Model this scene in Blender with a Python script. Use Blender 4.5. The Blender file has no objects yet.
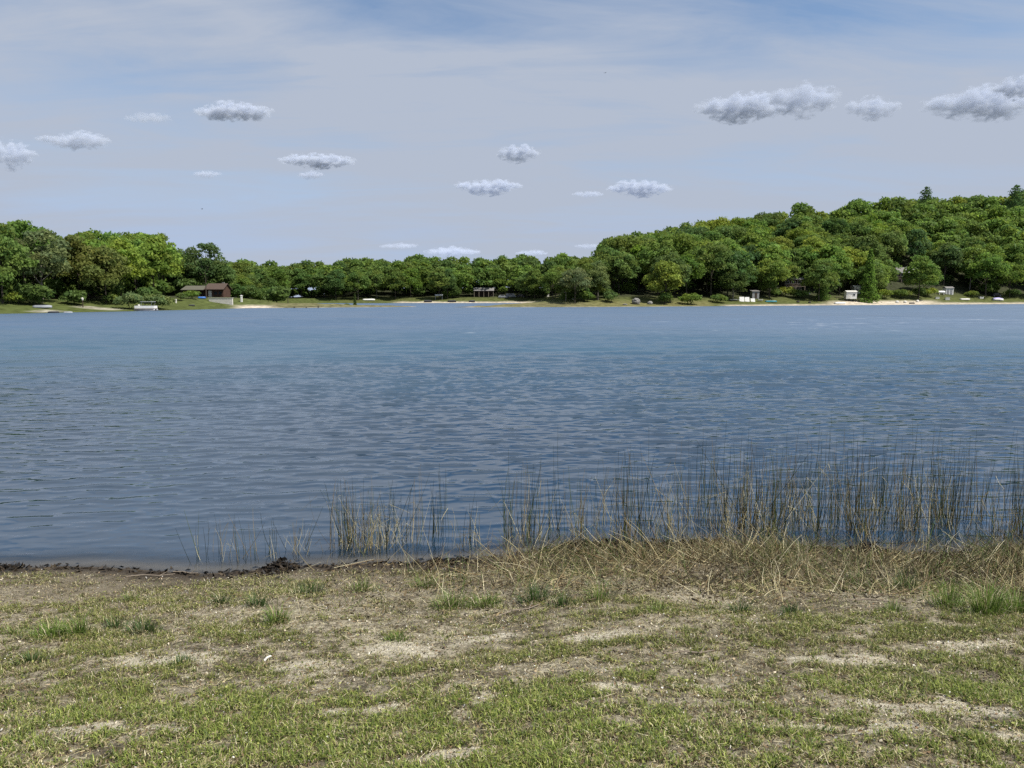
import bpy, bmesh, math, random
import numpy as np
from mathutils import Vector, Matrix

random.seed(7)
RNG = np.random.default_rng(11)
S = bpy.context.scene
COL = S.collection
R = math.radians

# ------------------------------------------------------------------ camera
CAM_Z, F_PX, PITCH = 3.0, 731.0, R(6.79)
cam_d = bpy.data.cameras.new('camera')
cam_d.sensor_fit = 'HORIZONTAL'; cam_d.sensor_width = 36.0
cam_d.lens = 36.0 * F_PX / 1024.0
cam_d.clip_start = 0.1; cam_d.clip_end = 40000
cam = bpy.data.objects.new('camera', cam_d); COL.objects.link(cam)
cam.location = (0, 0, CAM_Z); cam.rotation_euler = (R(90) - PITCH, 0, 0)
S.camera = cam


def px_to_x(px, y, z=2.0):
    """sideways place of something seen at picture column px when it stands y metres off at height z"""
    return (px - 512) / F_PX * (y * math.cos(PITCH) + (CAM_Z - z) * math.sin(PITCH))


def project(x, y, z):
    d = y * math.cos(PITCH) + (CAM_Z - z) * math.sin(PITCH)
    u = y * math.sin(PITCH) - (CAM_Z - z) * math.cos(PITCH)
    return 512 + F_PX * x / d, 384 - F_PX * u / d


# ------------------------------------------------------------------ numpy noise
def _hash(ix, iy, seed):
    h = (ix.astype(np.int64) * 374761393 + iy.astype(np.int64) * 668265263 + seed * 974711) & 0xFFFFFFFF
    h = ((h ^ (h >> 13)) * 1274126177) & 0xFFFFFFFF
    h = h ^ (h >> 16)
    return (h & 0xFFFFFF) / float(0xFFFFFF)


def vnoise(x, y, seed=0):
    ix, iy = np.floor(x), np.floor(y)
    fx, fy = x - ix, y - iy
    fx, fy = fx * fx * (3 - 2 * fx), fy * fy * (3 - 2 * fy)
    a, b = _hash(ix, iy, seed), _hash(ix + 1, iy, seed)
    c, d = _hash(ix, iy + 1, seed), _hash(ix + 1, iy + 1, seed)
    return (a * (1 - fx) + b * fx) * (1 - fy) + (c * (1 - fx) + d * fx) * fy


def fbm(x, y, seed=0, octs=4):
    x, y = np.asarray(x, float), np.asarray(y, float)
    s, amp, tot = 0, 1.0, 0
    for o in range(octs):
        s = s + amp * vnoise(x * 2 ** o + 17.3 * o, y * 2 ** o - 9.1 * o, seed + o)
        tot += amp; amp *= .5
    return s / tot


def smooth(a, b, v):
    t = np.clip((np.asarray(v, float) - a) / (b - a), 0, 1)
    return t * t * (3 - 2 * t)


# ------------------------------------------------------------------ object helpers
def link(o, parent=None):
    COL.objects.link(o)
    if parent is not None:
        o.parent = parent
    return o


def tag(o, label=None, cat=None, group=None, kind=None):
    if label: o['label'] = label
    if cat: o['category'] = cat
    if group: o['group'] = group
    if kind: o['kind'] = kind
    return o


def mesh_np(name, verts, quads=None, tris=None, col=None, sm=False):
    me = bpy.data.meshes.new(name)
    verts = np.asarray(verts, np.float32)
    quads = np.zeros((0, 4), np.int32) if quads is None else np.asarray(quads, np.int32)
    tris = np.zeros((0, 3), np.int32) if tris is None else np.asarray(tris, np.int32)
    nq, nt = len(quads), len(tris)
    me.vertices.add(len(verts)); me.vertices.foreach_set('co', verts.ravel())
    me.loops.add(nq * 4 + nt * 3)
    me.loops.foreach_set('vertex_index', np.concatenate([quads.ravel(), tris.ravel()]))
    me.polygons.add(nq + nt)
    me.polygons.foreach_set('loop_start', np.concatenate([np.arange(nq) * 4, nq * 4 + np.arange(nt) * 3]).astype(np.int32))
    if sm:
        me.polygons.foreach_set('use_smooth', np.ones(nq + nt, bool))
    me.update(calc_edges=True)
    if col is not None:
        a = me.attributes.new('Col', 'FLOAT_COLOR', 'POINT')
        c = np.ones((len(verts), 4), np.float32); c[:, :3] = col
        a.data.foreach_set('color', c.ravel())
    return me


def obj_np(name, me, mat, parent=None, loc=None):
    o = bpy.data.objects.new(name, me)
    if mat is not None: me.materials.append(mat)
    if loc is not None: o.location = loc
    return link(o, parent)


class MB:
    """collects boxes, tubes and prisms, builds them as one mesh"""
    def __init__(s): s.bm = bmesh.new()

    def box(s, c, d, rz=0, rx=0, ry=0, bevel=0):
        m = Matrix.Translation(c) @ Matrix.Rotation(rz, 4, 'Z') @ Matrix.Rotation(ry, 4, 'Y') @ Matrix.Rotation(rx, 4, 'X') @ Matrix.Diagonal((*d, 1))
        r = bmesh.ops.create_cube(s.bm, size=1, matrix=m)
        if bevel:
            es = list({e for v in r['verts'] for e in v.link_edges})
            bmesh.ops.bevel(s.bm, geom=es, offset=bevel, segments=2, affect='EDGES', profile=.5)
        return s

    def tube(s, pts, r0, r1=None, n=6, cap=True):
        r1 = r0 if r1 is None else r1
        pts = [Vector(p) for p in pts]; rings = []
        for i, p in enumerate(pts):
            t = (pts[min(i + 1, len(pts) - 1)] - pts[max(i - 1, 0)]).normalized()
            a = t.cross(Vector((0, 0, 1)))
            a = Vector((1, 0, 0)) if a.length < 1e-3 else a.normalized()
            b = t.cross(a); r = r0 + (r1 - r0) * i / max(1, len(pts) - 1)
            rings.append([s.bm.verts.new(p + (a * math.cos(6.2832 * k / n) + b * math.sin(6.2832 * k / n)) * r) for k in range(n)])
        for q0, q1 in zip(rings, rings[1:]):
            for k in range(n):
                s.bm.faces.new((q0[k], q0[(k + 1) % n], q1[(k + 1) % n], q1[k]))
        if cap:
            s.bm.faces.new(rings[0][::-1]); s.bm.faces.new(rings[-1])
        return s

    def loft(s, rings, cap=True):
        rr = [[s.bm.verts.new(p) for p in q] for q in rings]
        n = len(rr[0])
        for a, b in zip(rr, rr[1:]):
            for k in range(n):
                s.bm.faces.new((a[k], a[(k + 1) % n], b[(k + 1) % n], b[k]))
        if cap:
            s.bm.faces.new(rr[0][::-1]); s.bm.faces.new(rr[-1])
        return s

    def poly(s, pts, th=0.0, d=(0, 0, 1)):
        """prism: outline pts pushed along d by th"""
        d = Vector(d) * th
        a = [s.bm.verts.new(p) for p in pts]; b = [s.bm.verts.new(Vector(p) + d) for p in pts]
        s.bm.faces.new(a[::-1]); s.bm.faces.new(b)
        for k in range(len(a)):
            s.bm.faces.new((a[k], a[(k + 1) % len(a)], b[(k + 1) % len(a)], b[k]))
        return s

    def ball(s, c, r, sc=(1, 1, 1), sub=2, jit=0):
        m = Matrix.Translation(c) @ Matrix.Diagonal((*sc, 1))
        r_ = bmesh.ops.create_icosphere(s.bm, subdivisions=sub, radius=r, matrix=m)
        if jit:
            for v in r_['verts']:
                v.co += (v.co - Vector(c)) * random.uniform(-jit, jit)
        return s

    def build(s, name, mat, parent=None, sm=False):
        bmesh.ops.recalc_face_normals(s.bm, faces=s.bm.faces[:])
        me = bpy.data.meshes.new(name); s.bm.to_mesh(me); s.bm.free()
        if sm:
            for p in me.polygons: p.use_smooth = True
        me.materials.append(mat)
        return link(bpy.data.objects.new(name, me), parent)


def empty(name, loc, rz=0, label=None, cat=None, group=None):
    o = bpy.data.objects.new(name, None); COL.objects.link(o)
    o.empty_display_size = .2
    o.location = loc; o.rotation_euler = (0, 0, rz)
    return tag(o, label, cat, group)


def copy_tree(o, parent=None):
    c = o.copy(); COL.objects.link(c)
    if parent is not None: c.parent = parent
    for ch in list(o.children): copy_tree(ch, c)
    return c


# ------------------------------------------------------------------ materials
def new_mat(name):
    m = bpy.data.materials.new(name); m.use_nodes = True
    nt = m.node_tree; nt.nodes.clear()
    return m, nt, nt.nodes, nt.links


def ramp(n, stops):
    r = n.new('ShaderNodeValToRGB')
    e = r.color_ramp.elements
    while len(e) > 1: e.remove(e[-1])
    e[0].position, e[0].color = stops[0][0], (*stops[0][1], 1)
    for p, c in stops[1:]:
        k = e.new(p); k.color = (*c, 1)
    return r


def pmat(name, c, rough=.7, var=.25, scale=3.0, bump=0.0, metal=0.0, spec=.3, wave=None):
    """plain surface with blotchy wear in its colour"""
    m, nt, n, l = new_mat(name)
    out = n.new('ShaderNodeOutputMaterial'); b = n.new('ShaderNodeBsdfPrincipled')
    tc = n.new('ShaderNodeTexCoord'); no = n.new('ShaderNodeTexNoise')
    no.inputs['Scale'].default_value = scale; no.inputs['Detail'].default_value = 6
    l.new(tc.outputs['Object'], no.inputs['Vector'])
    lo = tuple(x * (1 - var) for x in c); hi = tuple(min(1, x * (1 + var)) for x in c)
    r = ramp(n, [(.3, lo), (.7, hi)])
    l.new(no.outputs['Fac'], r.inputs['Fac'])
    src = r.outputs['Color']
    if wave:
        w = n.new('ShaderNodeTexWave'); w.inputs['Scale'].default_value = wave[0]
        w.bands_direction = wave[1]; w.inputs['Distortion'].default_value = .6
        l.new(tc.outputs['Object'], w.inputs['Vector'])
        mx = n.new('ShaderNodeMix'); mx.data_type = 'RGBA'; mx.blend_type = 'MULTIPLY'
        r2 = ramp(n, [(0, (.45,) * 3), (.25, (1, 1, 1))])
        l.new(w.outputs['Fac'], r2.inputs['Fac'])
        mx.inputs['Factor'].default_value = 1
        l.new(src, mx.inputs['A']); l.new(r2.outputs['Color'], mx.inputs['B']); src = mx.outputs['Result']
    l.new(src, b.inputs['Base Color'])
    b.inputs['Roughness'].default_value = rough; b.inputs['Metallic'].default_value = metal
    b.inputs['Specular IOR Level'].default_value = spec
    if bump:
        bp = n.new('ShaderNodeBump'); bp.inputs['Strength'].default_value = bump; bp.inputs['Distance'].default_value = .05
        l.new(no.outputs['Fac'], bp.inputs['Height']); l.new(bp.outputs['Normal'], b.inputs['Normal'])
    l.new(b.outputs['BSDF'], out.inputs['Surface'])
    return m


def leaf_mat(name, obj_color=True, transl=.54, rough=.6, spec=.15):
    """leaves: colour of the plant (object colour) times each leaf's own tint"""
    m, nt, n, l = new_mat(name)
    out = n.new('ShaderNodeOutputMaterial'); b = n.new('ShaderNodeBsdfPrincipled'); t = n.new('ShaderNodeBsdfTranslucent')
    at = n.new('ShaderNodeAttribute'); at.attribute_name = 'Col'
    src = at.outputs['Color']
    if obj_color:
        oi = n.new('ShaderNodeObjectInfo'); mx = n.new('ShaderNodeMix'); mx.data_type = 'RGBA'; mx.blend_type = 'MULTIPLY'
        mx.inputs['Factor'].default_value = 1
        l.new(at.outputs['Color'], mx.inputs['A']); l.new(oi.outputs['Color'], mx.inputs['B']); src = mx.outputs['Result']
    b.inputs['Roughness'].default_value = rough; b.inputs['Specular IOR Level'].default_value = spec
    l.new(src, b.inputs['Base Color']); l.new(src, t.inputs['Color'])
    ms = n.new('ShaderNodeMixShader'); ms.inputs[0].default_value = transl
    l.new(b.outputs['BSDF'], ms.inputs[1]); l.new(t.outputs['BSDF'], ms.inputs[2]); l.new(ms.outputs['Shader'], out.inputs['Surface'])
    return m


M = dict(
    bark=pmat('bark', (.055, .045, .035), .9, .4, 2, .6),
    pale_bark=pmat('pale_bark', (.16, .14, .115), .9, .4, 2, .6),
    white=pmat('white_paint', (.66, .655, .62), .5, .08, 1.5),
    offwhite=pmat('weathered_white', (.6, .58, .53), .6, .15, 2),
    grey=pmat('grey_boards', (.26, .26, .26), .8, .25, 3, .2, wave=(3, 'X')),
    dark=pmat('dark_rubber', (.02, .02, .022), .7, .3, 3),
    dark_wood=pmat('dark_stained_wood', (.06, .042, .03), .8, .3, 2, .2, wave=(2.5, 'Z')),  # one dark stained timber for walls, posts, doors and dock
    brown_wall=pmat('brown_siding', (.075, .04, .028), .8, .25, 2, .2, wave=(2.2, 'Z')),
    brown_roof=pmat('brown_shingles', (.085, .06, .048), .9, .25, 6, .4, wave=(3, 'Z')),
    olive_roof=pmat('mossy_shingles', (.11, .105, .08), .9, .25, 6, .4, wave=(3, 'Z')),
    grey_roof=pmat('grey_shingles', (.2, .19, .18), .9, .25, 6, .4, wave=(3, 'Z')),
    glass=pmat('window_glass', (.03, .035, .04), .08, .2, 1, spec=.6),
    concrete=pmat('pale_concrete', (.56, .54, .5), .9, .15, 3, .3),
    wood=pmat('grey_timber', (.2, .165, .125), .85, .3, 4, .3),
    alu=pmat('aluminium', (.27, .285, .31), .6, .15, 2, metal=.4),
    blue=pmat('blue_tarp', (.03, .12, .38), .5, .2, 3),
    teal=pmat('teal_hull', (.03, .2, .24), .4, .15, 2),
    red=pmat('red_paint', (.3, .035, .025), .5, .15, 2),
    lilac=pmat('lilac_cover', (.3, .27, .5), .6, .15, 2),
    rock=pmat('grey_rock', (.17, .165, .15), .9, .35, 2, .8),
    dark_rock=pmat('dark_rock', (.05, .045, .04), .9, .35, 2, .8),
    canvas=pmat('grey_canvas', (.28, .29, .3), .8, .15, 2),
    leaf=leaf_mat('tree_leaves'),
    blade=leaf_mat('grass_blades', False, .3, .5, .25),
    stalk=leaf_mat('dry_stalks', False, .12, .6, .2),
)

# ------------------------------------------------------------------ light and sky
SUN_EL, SUN_AZ = R(57), math.atan2(.88, -.40)      # high, over the camera's right shoulder
sd_ = Vector((math.sin(SUN_AZ) * math.cos(SUN_EL), math.cos(SUN_AZ) * math.cos(SUN_EL), math.sin(SUN_EL)))
sl = bpy.data.lights.new('sun', 'SUN'); sl.energy = 4.9; sl.angle = R(.53); sl.color = (1, .955, .88)
so = link(bpy.data.objects.new('sun', sl)); so.rotation_euler = (-sd_).to_track_quat('-Z', 'Y').to_euler(); so.location = (0, 0, 60)

SKYX, SKYY = 1.7, 2.3
w = bpy.data.worlds.new('World'); S.world = w; w.use_nodes = True
nt = w.node_tree; n, l = nt.nodes, nt.links; n.clear()
wo = n.new('ShaderNodeOutputWorld'); bg = n.new('ShaderNodeBackground'); bg.inputs['Strength'].default_value = .093
sky = n.new('ShaderNodeTexSky'); sky.sky_type = 'NISHITA'; sky.sun_disc = False
sky.sun_elevation = SUN_EL; sky.sun_rotation = SUN_AZ; sky.air_density = 1.0; sky.dust_density = .6; sky.ozone_density = 2.0
tc = n.new('ShaderNodeTexCoord'); sx = n.new('ShaderNodeSeparateXYZ'); l.new(tc.outputs['Generated'], sx.inputs[0])


def mth(op, a, b=None, c=None, clamp=False):
    k = n.new('ShaderNodeMath'); k.operation = op; k.use_clamp = clamp
    for i, v in enumerate((a, b, c)):
        if v is None: continue
        if isinstance(v, (int, float)): k.inputs[i].default_value = v
        else: l.new(v, k.inputs[i])
    return k.outputs[0]


zc = mth('ADD', mth('MAXIMUM', sx.outputs['Z'], 0.0), .10)
cx, cy = mth('DIVIDE', sx.outputs['X'], zc), mth('DIVIDE', sx.outputs['Y'], zc)
cv = n.new('ShaderNodeCombineXYZ'); l.new(cx, cv.inputs[0]); l.new(cy, cv.inputs[1])
mp = n.new('ShaderNodeMapping'); mp.inputs['Rotation'].default_value = (0, 0, R(-14)); mp.inputs['Scale'].default_value = (.6, 1.1, 1)
mp.inputs['Location'].default_value = (SKYX, SKYY, 0)
l.new(cv.outputs[0], mp.inputs[0])
n1 = n.new('ShaderNodeTexNoise'); n1.inputs['Scale'].default_value = .9; n1.inputs['Detail'].default_value = 7; n1.inputs['Roughness'].default_value = .5; n1.inputs['Distortion'].default_value = .5
l.new(mp.outputs[0], n1.inputs['Vector'])
veil = n.new('ShaderNodeMapRange'); veil.inputs['From Min'].default_value = .34; veil.inputs['From Max'].default_value = .62
veil.inputs['To Min'].default_value = -.45; veil.inputs['To Max'].default_value = .55
l.new(n1.outputs['Fac'], veil.inputs['Value'])
# the thin cloud sheet lies thickest some way above the horizon and frays overhead
zt = mth('ADD', sx.outputs['Z'], 0.0)
sheet = ramp(n, [(0, (.45,) * 3), (.07, (.5,) * 3), (.16, (.76,) * 3), (.26, (.72,) * 3), (.37, (.40,) * 3), (.7, (.55,) * 3)])
l.new(zt, sheet.inputs['Fac'])
n2 = n.new('ShaderNodeTexNoise'); n2.inputs['Scale'].default_value = 2.2; n2.inputs['Detail'].default_value = 8; n2.inputs['Roughness'].default_value = .62; n2.inputs['Distortion'].default_value = 1.2
mp2 = n.new('ShaderNodeMapping'); mp2.inputs['Rotation'].default_value = (0, 0, R(-24)); mp2.inputs['Scale'].default_value = (.5, 1.3, 1); mp2.inputs['Location'].default_value = (4.1, .3, 0)
l.new(cv.outputs[0], mp2.inputs[0]); l.new(mp2.outputs[0], n2.inputs['Vector'])
streaks = mth('MULTIPLY', mth('SUBTRACT', n2.outputs['Fac'], .5), 1.5)
vf = mth('ADD', mth('ADD', sheet.outputs['Color'], veil.outputs[0]), streaks, None, True)
haze = n.new('ShaderNodeMapRange'); haze.inputs['From Min'].default_value = .30; haze.inputs['From Max'].default_value = .09
haze.inputs['To Min'].default_value = .0; haze.inputs['To Max'].default_value = .95
l.new(sx.outputs['Z'], haze.inputs['Value'])
mixh = n.new('ShaderNodeMix'); mixh.data_type = 'RGBA'; mixh.inputs['B'].default_value = (3.2, 3.9, 5.3, 1)
l.new(haze.outputs[0], mixh.inputs['Factor']); l.new(sky.outputs[0], mixh.inputs['A'])
mix = n.new('ShaderNodeMix'); mix.data_type = 'RGBA'
l.new(vf, mix.inputs['Factor']); l.new(mixh.outputs['Result'], mix.inputs['A']); mix.inputs['B'].default_value = (3.42, 3.86, 4.7, 1)
l.new(mix.outputs['Result'], bg.inputs['Color']); l.new(bg.outputs[0], wo.inputs[0])

# ------------------------------------------------------------------ terrain shape
def near_shore_y(x):
    x = np.asarray(x, float)
    y = 7.75 + .72 * smooth(-5, 3, x) + .10 * np.sin(x * .9 + .6) + .06 * np.sin(x * 2.3)
    y = y + .16 * (fbm(x * 1.3, x * 0 + 3.7, 5, 4) - .5)
    return y - .0009 * np.clip(np.abs(x) - 12, 0, None) ** 1.6 * np.sign(x - 500)


def near_z(x, y):
    x, y = np.asarray(x, float), np.asarray(y, float)
    d = near_shore_y(x) - y                       # >0 on the bank
    up = .165 * d + .012 * np.clip(d, 0, 8) ** 1.6
    up = np.where(d > 9, .165 * 9 + .012 * 8 ** 1.6 + (d - 9) * .02, up)
    z = np.where(d > 0, np.minimum(up, 5.5), np.maximum(d * .13, -2.3))
    lump = (fbm(x * .8, y * .8, 21, 3) - .5) * .10 + (fbm(x * 5, y * 5, 31, 4) - .5) * .035
    return z + lump * smooth(-.4, 1.0, d)


LAND = [(-900, -60), (-420, -20), (-160, 60), (-91, 130), (-79, 158), (-69, 200), (-58, 203), (-28, 227), (-31, 233), (-62, 224),
        (-92, 300), (-104, 352), (-60, 364), (0, 366), (14, 345), (14, 290), (6, 245), (-15, 222), (-19, 217), (-8, 214), (27, 221),
        (84, 249), (145, 280), (223, 317), (330, 350), (520, 330), (900, 120), (3500, 60), (3500, 3500), (-3500, 3500), (-3500, -60)]


def land_d(x, y):
    """signed distance to the far shoreline, positive inland"""
    x, y = np.asarray(x, float), np.asarray(y, float)
    best = np.full(x.shape, 1e9); ins = np.zeros(x.shape, bool)
    for (x0, y0), (x1, y1) in zip(LAND, LAND[1:] + LAND[:1]):
        dx, dy = x1 - x0, y1 - y0
        t = np.clip(((x - x0) * dx + (y - y0) * dy) / (dx * dx + dy * dy), 0, 1)
        best = np.minimum(best, np.hypot(x - x0 - t * dx, y - y0 - t * dy))
        cr = (y0 > y) != (y1 > y)
        with np.errstate(divide='ignore', invalid='ignore'):
            xi = x0 + (y - y0) * dx / (dy if dy else 1e-9)
        ins ^= cr & (x < xi)
    wob = (fbm(x * .16, y * .16, 3, 3) - .5) * 3.0
    return np.where(ins, best, -best) + wob * smooth(60, 110, y)


def far_z(x, y):
    x, y = np.asarray(x, float), np.asarray(y, float)
    d = land_d(x, y)
    ridge = np.interp(x, [20, 40, 57, 77, 130, 196, 280, 400, 900], [0, 5, 11.5, 15.5, 22.5, 34, 39.5, 41, 36])
    mid = 6.0 * smooth(-140, -60, x) * smooth(80, 20, x)
    z = 2.0 * smooth(0, 20, d) + ridge * smooth(8, 92, d) + mid * smooth(5, 70, d)
    z = z + smooth(6, 30, d) * (fbm(x * .05, y * .05, 9, 3) - .5) * 3 * smooth(10, 60, d)
    return np.where(d > 0, z + smooth(0, 4, d) * .12 * (fbm(x * .7, y * .7, 14, 2)), np.maximum(d * .12, -2.2))


def gz(x, y): return float(far_z(np.array([x]), np.array([y]))[0])
def nz(x, y): return float(near_z(np.array([x]), np.array([y]))[0])


def grid_mesh(name, xs, ys, zf):
    X, Y = np.meshgrid(xs, ys)
    Z = zf(X, Y)
    v = np.stack([X.ravel(), Y.ravel(), Z.ravel()], 1)
    nx, ny = len(xs), len(ys)
    i = (np.arange(ny - 1)[:, None] * nx + np.arange(nx - 1)[None, :]).ravel()
    return mesh_np(name, v, np.stack([i, i + 1, i + 1 + nx, i + nx], 1), sm=True)


def spread(lo, hi, step, far_lo, far_hi, g=1.18):
    c = list(np.arange(lo, hi + 1e-6, step)); s = step; a = c[0]; pre = []
    while a > far_lo:
        s *= g; a -= s; pre.append(a)
    s = step; b = c[-1]; post = []
    while b < far_hi:
        s *= g; b += s; post.append(b)
    return np.array(pre[::-1] + c + post)


# ground material: sand, soil, dark wet strip by the water
def ground_material():
    m, nt, n, l = new_mat('sandy_soil')
    out = n.new('ShaderNodeOutputMaterial'); b = n.new('ShaderNodeBsdfPrincipled')
    geo = n.new('ShaderNodeNewGeometry'); sp = n.new('ShaderNodeSeparateXYZ'); l.new(geo.outputs['Position'], sp.inputs[0])

    def noise(sc, det=6, rough=.6, dist=0):
        k = n.new('ShaderNodeTexNoise'); k.inputs['Scale'].default_value = sc; k.inputs['Detail'].default_value = det
        k.inputs['Roughness'].default_value = rough; k.inputs['Distortion'].default_value = dist
        l.new(geo.outputs['Position'], k.inputs['Vector']); return k.outputs['Fac']

    def mixc(f, a, b_):
        k = n.new('ShaderNodeMix'); k.data_type = 'RGBA'
        for s_, v in (('Factor', f), ('A', a), ('B', b_)):
            if isinstance(v, tuple): k.inputs[s_].default_value = (*v, 1)
            elif isinstance(v, (int, float)): k.inputs[s_].default_value = v
            else: l.new(v, k.inputs[s_])
        return k.outputs['Result']

    def mr(v, a, b_, c=0, d=1):
        k = n.new('ShaderNodeMapRange'); k.interpolation_type = 'SMOOTHSTEP'
        k.inputs['From Min'].default_value = a; k.inputs['From Max'].default_value = b_
        k.inputs['To Min'].default_value = c; k.inputs['To Max'].default_value = d
        l.new(v, k.inputs['Value']); return k.outputs[0]

    big, med, fine, grit = noise(.9, 5, .6, .6), noise(4.5, 7, .65), noise(26, 6, .7), noise(140, 3, .7)
    sand = mixc(mr(fine, .35, .65), (.16, .137, .09), (.48, .425, .305))
    soil = mixc(mr(fine, .35, .68), (.045, .037, .023), (.20, .168, .11))
    c = mixc(mr(med, .45, .66), sand, soil)
    c = mixc(mr(big, .46, .68), c, soil)
    c = mixc(mr(sp.outputs['Z'], .46, .12, 0, .85), c, mixc(fine, (.06, .048, .032), (.25, .21, .145)))
    c = mixc(mr(grit, .62, .72), c, (.62, .57, .48))
    c = mixc(mr(grit, .40, .30), c, (.04, .032, .022))
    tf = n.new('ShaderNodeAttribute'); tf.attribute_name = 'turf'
    c = mixc(mr(tf.outputs['Fac'], .1, .9, 0, .86), c, mixc(fine, (.022, .020, .010), (.11, .09, .05)))  # dark humus under turf, its colour also standing in for shade between blades
    bf = n.new('ShaderNodeAttribute'); bf.attribute_name = 'bare'
    c = mixc(mr(bf.outputs['Fac'], .15, .8, 0, .9), c, mixc(mr(fine, .35, .65), (.36, .32, .235), (.64, .585, .455)))
    # wet dark strip where the lake laps the bank; below the water it is brown silt
    wet = mr(sp.outputs['Z'], .13, .02)
    c = mixc(wet, c, mixc(fine, (.02, .015, .01), (.075, .058, .04)))
    deep = mr(sp.outputs['Z'], .015, -.03)
    c = mixc(deep, c, mixc(med, (.17, .15, .12), (.28, .25, .20)))
    l.new(c, b.inputs['Base Color'])
    b.inputs['Roughness'].default_value = .9; b.inputs['Specular IOR Level'].default_value = .2
    bp = n.new('ShaderNodeBump'); bp.inputs['Strength'].default_value = .9; bp.inputs['Distance'].default_value = .02
    add = n.new('ShaderNodeMath'); add.operation = 'ADD'; l.new(fine, add.inputs[0]); l.new(grit, add.inputs[1])
    l.new(add.outputs[0], bp.inputs['Height']); l.new(bp.outputs[0], b.inputs['Normal'])
    l.new(b.outputs[0], out.inputs[0])
    return m


def far_material():
    """lawn, pale beach sand and leaf litter of the far shore"""
    m, nt, n, l = new_mat('far_shore_ground')
    out = n.new('ShaderNodeOutputMaterial'); b = n.new('ShaderNodeBsdfPrincipled')
    at = n.new('ShaderNodeAttribute'); at.attribute_name = 'Col'
    geo = n.new('ShaderNodeNewGeometry'); k = n.new('ShaderNodeTexNoise'); k.inputs['Scale'].default_value = .7; k.inputs['Detail'].default_value = 8
    l.new(geo.outputs['Position'], k.inputs['Vector'])
    mx = n.new('ShaderNodeMix'); mx.data_type = 'RGBA'; mx.blend_type = 'MULTIPLY'; mx.inputs['Factor'].default_value = 1
    r = ramp(n, [(.3, (.55, .55, .5)), (.7, (1.3, 1.3, 1.35))])
    l.new(k.outputs['Fac'], r.inputs['Fac']); l.new(at.outputs['Color'], mx.inputs['A']); l.new(r.outputs['Color'], mx.inputs['B'])
    l.new(mx.outputs['Result'], b.inputs['Base Color']); b.inputs['Roughness'].default_value = .95
    b.inputs['Specular IOR Level'].default_value = .1
    l.new(b.outputs[0], out.inputs[0]); return m


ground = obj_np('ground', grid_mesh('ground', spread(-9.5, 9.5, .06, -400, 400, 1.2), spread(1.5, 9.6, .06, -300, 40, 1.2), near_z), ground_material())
tag(ground, 'sandy bank with patchy grass', None, None, 'structure')

fx = np.concatenate([[-3400, -2000, -1200, -700], np.arange(-460, 461, 2.5), [600, 900, 1500, 2400, 3400]])
fy = np.concatenate([np.arange(-50, 100, 10), np.arange(100, 480, 2.0), np.arange(490, 700, 15), [800, 1100, 1600, 2400, 3400]])
fme = grid_mesh('far_shore', fx, fy, far_z)
FX, FY = np.meshgrid(fx, fy); FX, FY = FX.ravel(), FY.ravel()
FD = land_d(FX, FY); FP = 512 + F_PX * FX / np.maximum(FY * .993, 1)
nn = fbm(FX * .12, FY * .12, 77, 4)
lawn, sandc, litter, marsh = np.array([.085, .105, .03]), np.array([.46, .40, .315]), np.array([.036, .04, .02]), np.array([.125, .118, .056])
slopeg = np.array([.10, .115, .035])
fc = np.tile(litter, (len(FX), 1))


def put(mask, c):
    global fc
    fc = fc * (1 - mask[:, None]) + c * mask[:, None]


put(smooth(26, 14, FD), slopeg * .75)
put(smooth(26, 15, FD) * (FP < 340), lawn * .8)
# pale beaches
def band(p0, p1, s=12): return smooth(p0 - s, p0 + s, FP) * smooth(p1 + s, p1 - s, FP)
put(band(830, 935) * smooth(14, 9, FD) , sandc)
put(band(935, 1100, 8) * smooth(11, 6, FD + nn * 4) * .9, sandc * .9)
put(band(725, 830, 10) * smooth(9, 5, FD + nn * 3) * .9, sandc * .9)
put(band(396, 585, 8) * (FY > 330) * smooth(12, 7, FD + nn * 5), sandc * .9)
put(band(236, 285, 6) * smooth(9, 5, FD) * (FY < 260), sandc * 1.05)
put(band(590, 712, 6) * (FY < 300) * smooth(16, 9, FD), np.array([.13, .125, .05]))
put(band(270, 590, 6) * (FY < 300) * (FD < 11) * smooth(1.2, 2.4, FD), marsh)
put(band(292, 450, 4) * (FY < 240) * smooth(2.4, 1.0, FD), sandc * .7)
put(band(440, 712, 6) * (FY < 300) * smooth(2.2, .9, FD), sandc * .75)
for p0, p1, d0, d1 in ((79, 91, 8, 10.5), (92, 118, 4.5, 7.5), (34, 60, 2.5, 5)):
    put(band(p0, p1, 1.5) * smooth(d0 - .6, d0 + .6, FD) * smooth(d1 + .6, d1 - .6, FD) * (FY < 200), np.array([.29, .27, .215]))
put(smooth(.7, .1, FD), np.array([.06, .05, .035]))
a = fme.attributes.new('Col', 'FLOAT_COLOR', 'POINT'); c4 = np.ones((len(FX), 4), np.float32); c4[:, :3] = fc
a.data.foreach_set('color', c4.ravel())
far = obj_np('terrain', fme, far_material()); tag(far, 'far shore with lawns, beaches and wooded hill', None, None, 'structure')

# ------------------------------------------------------------------ water
RIP, CHOP = .16, .8
BODY = ((.004, .019, .037), (.013, .060, .102), (.008, .052, .116))


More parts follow.
